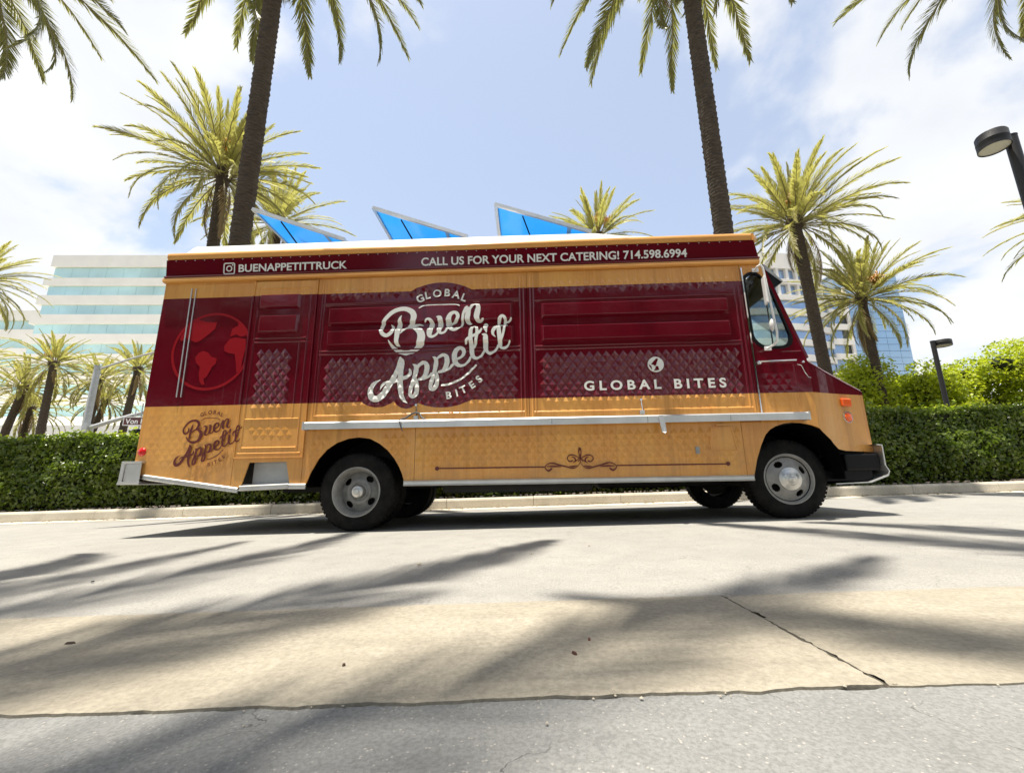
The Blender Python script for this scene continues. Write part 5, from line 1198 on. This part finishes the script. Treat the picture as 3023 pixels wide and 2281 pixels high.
m.prism_xz([rring(cx_ + .040, cz_ + .040, .008, .0079, .004)[0]], yl, yl + .003); m.v = [(p[0], p[1] - fs(p[2]) + fs(cz_), p[2]) for p in m.v]; m.build('camera_icon', M['lettering'], truck, fix=False)
# globes
def circ(cx_, cz_, r, n=40): return [(cx_ + r*math.cos(2*math.pi*k/n), cz_ + r*math.sin(2*math.pi*k/n)) for k in range(n)]
m = MB(); gc = (-3.318, 1.912); m.prism_xz([circ(*gc, .449, 64), circ(*gc, .420, 64)], -.003, -.0005)
GL = [[(-3.562,2.267),(-3.512,2.286),(-3.415,2.256),(-3.295,2.246),(-3.304,2.171),(-3.345,2.132),(-3.403,2.08),(-3.449,2.041),(-3.498,2.016),(-3.539,2.03),(-3.617,2.066),(-3.677,2.034),(-3.695,2.062),(-3.68,2.11),(-3.641,2.181)],
 [(-3.453,1.895),(-3.404,1.914),(-3.349,1.892),(-3.304,1.845),(-3.236,1.824),(-3.241,1.765),(-3.28,1.727),(-3.299,1.676),(-3.322,1.619),(-3.357,1.594),(-3.335,1.529),(-3.366,1.524),(-3.398,1.569),(-3.418,1.66),(-3.416,1.731),(-3.468,1.778),(-3.487,1.837)],
 [(-3.172,1.967),(-3.124,2.045),(-3.061,2.063),(-2.935,2.039),(-2.925,1.933),(-2.944,1.809),(-2.950,1.720),(-2.975,1.65),(-2.996,1.662),(-3.018,1.779),(-3.043,1.871),(-3.108,1.879),(-3.164,1.907)],
 [(-3.121,2.072),(-3.107,2.165),(-3.046,2.197),(-3.04,2.251),(-2.99,2.215),(-2.95,2.153),(-2.94,2.079),(-2.997,2.068),(-3.053,2.096)]]
gb = m.build('globe_print', M['redprint'], truck, fix=False); gb['label'] = 'big dim red globe on the rear quarter'
for p in GL: MB().prism_xz([p], -.0035, -.0005).build('continent', M['redprint'], gb, fix=False)
m = MB(); gc = (1.541, 1.626); m.prism_xz([circ(*gc, .083, 40)], -.0165, -.002); gp = m.build('globe_print', M['lettering'], truck, fix=False); gp['label'] = 'small cream globe on the right flap'
for p in [[(1.55,1.689),(1.568,1.687),(1.562,1.667),(1.552,1.645),(1.546,1.624),(1.531,1.605),(1.516,1.621),(1.491,1.628),(1.513,1.653),(1.523,1.665)], [(1.544,1.608),(1.563,1.605),(1.567,1.583),(1.572,1.566),(1.54,1.559),(1.514,1.559),(1.53,1.578),(1.535,1.598)], [(1.468,1.631),(1.478,1.619),(1.490,1.613),(1.495,1.592),(1.499,1.569),(1.491,1.577),(1.478,1.598),(1.470,1.613)]]:
    MB().prism_xz([p], -.0180, -.0166).build('continent', M['maroon'], gp, fix=False)
# scroll ornament and its lines
ORN = [[(.504,.584,.0048),(.44,.589,.0153),(.362,.589,.0067)], [(.411,.567,.0143),(.378,.546,.0153),(.346,.57,.0086),(.349,.595,.0076),(.38,.616,.0086),(.428,.62,.0124),(.488,.601,.0134),(.556,.585,.0124),(.62,.569,.0124),(.664,.581,.0067),(.691,.611,.0048),(.702,.649,.0048),(.688,.723,.0067),(.692,.757,.0086),(.699,.772,.0095),(.707,.753,.0086),(.712,.722,.0067),(.699,.684,.0086),(.681,.658,.0067),(.654,.637,.0086),(.627,.623,.0048)],
 [(.624,.642,.0124),(.593,.636,.0105),(.571,.664,.0086),(.587,.694,.0086),(.626,.70,.0124),(.665,.686,.0076),(.698,.662,.0067),(.727,.636,.0067)], [(.617,.679,.0057),(.642,.672,.0115),(.652,.65,.0124),(.645,.633,.0095)], [(.591,.589,.0048),(.625,.586,.0124),(.669,.594,.0048)]]
m = MB()
for i, row in enumerate(ORN):
    ribbon(m, [(p[0], p[1], p[2]*1.15) for p in row], .011 + .0003*i, False, 3, .006)
    ribbon(m, [(1.402 - p[0], p[1] - .004, p[2]*1.15) for p in row], .013 + .0003*i, False, 3, .006)
for a, b in ((-.74, .335), (1.065, 2.145)): ribbon(m, [(a, .588, .013), ((a+b)/2, .587, .014), (b, .585, .013)], .0030, True, 3, .012)
for x in (-.755, 2.163): m.prism_xz([circ(x, .587, .021, 20)], -.0115, -.0105)
m.build('scroll_print', M['brownprint'], truck, fix=False)
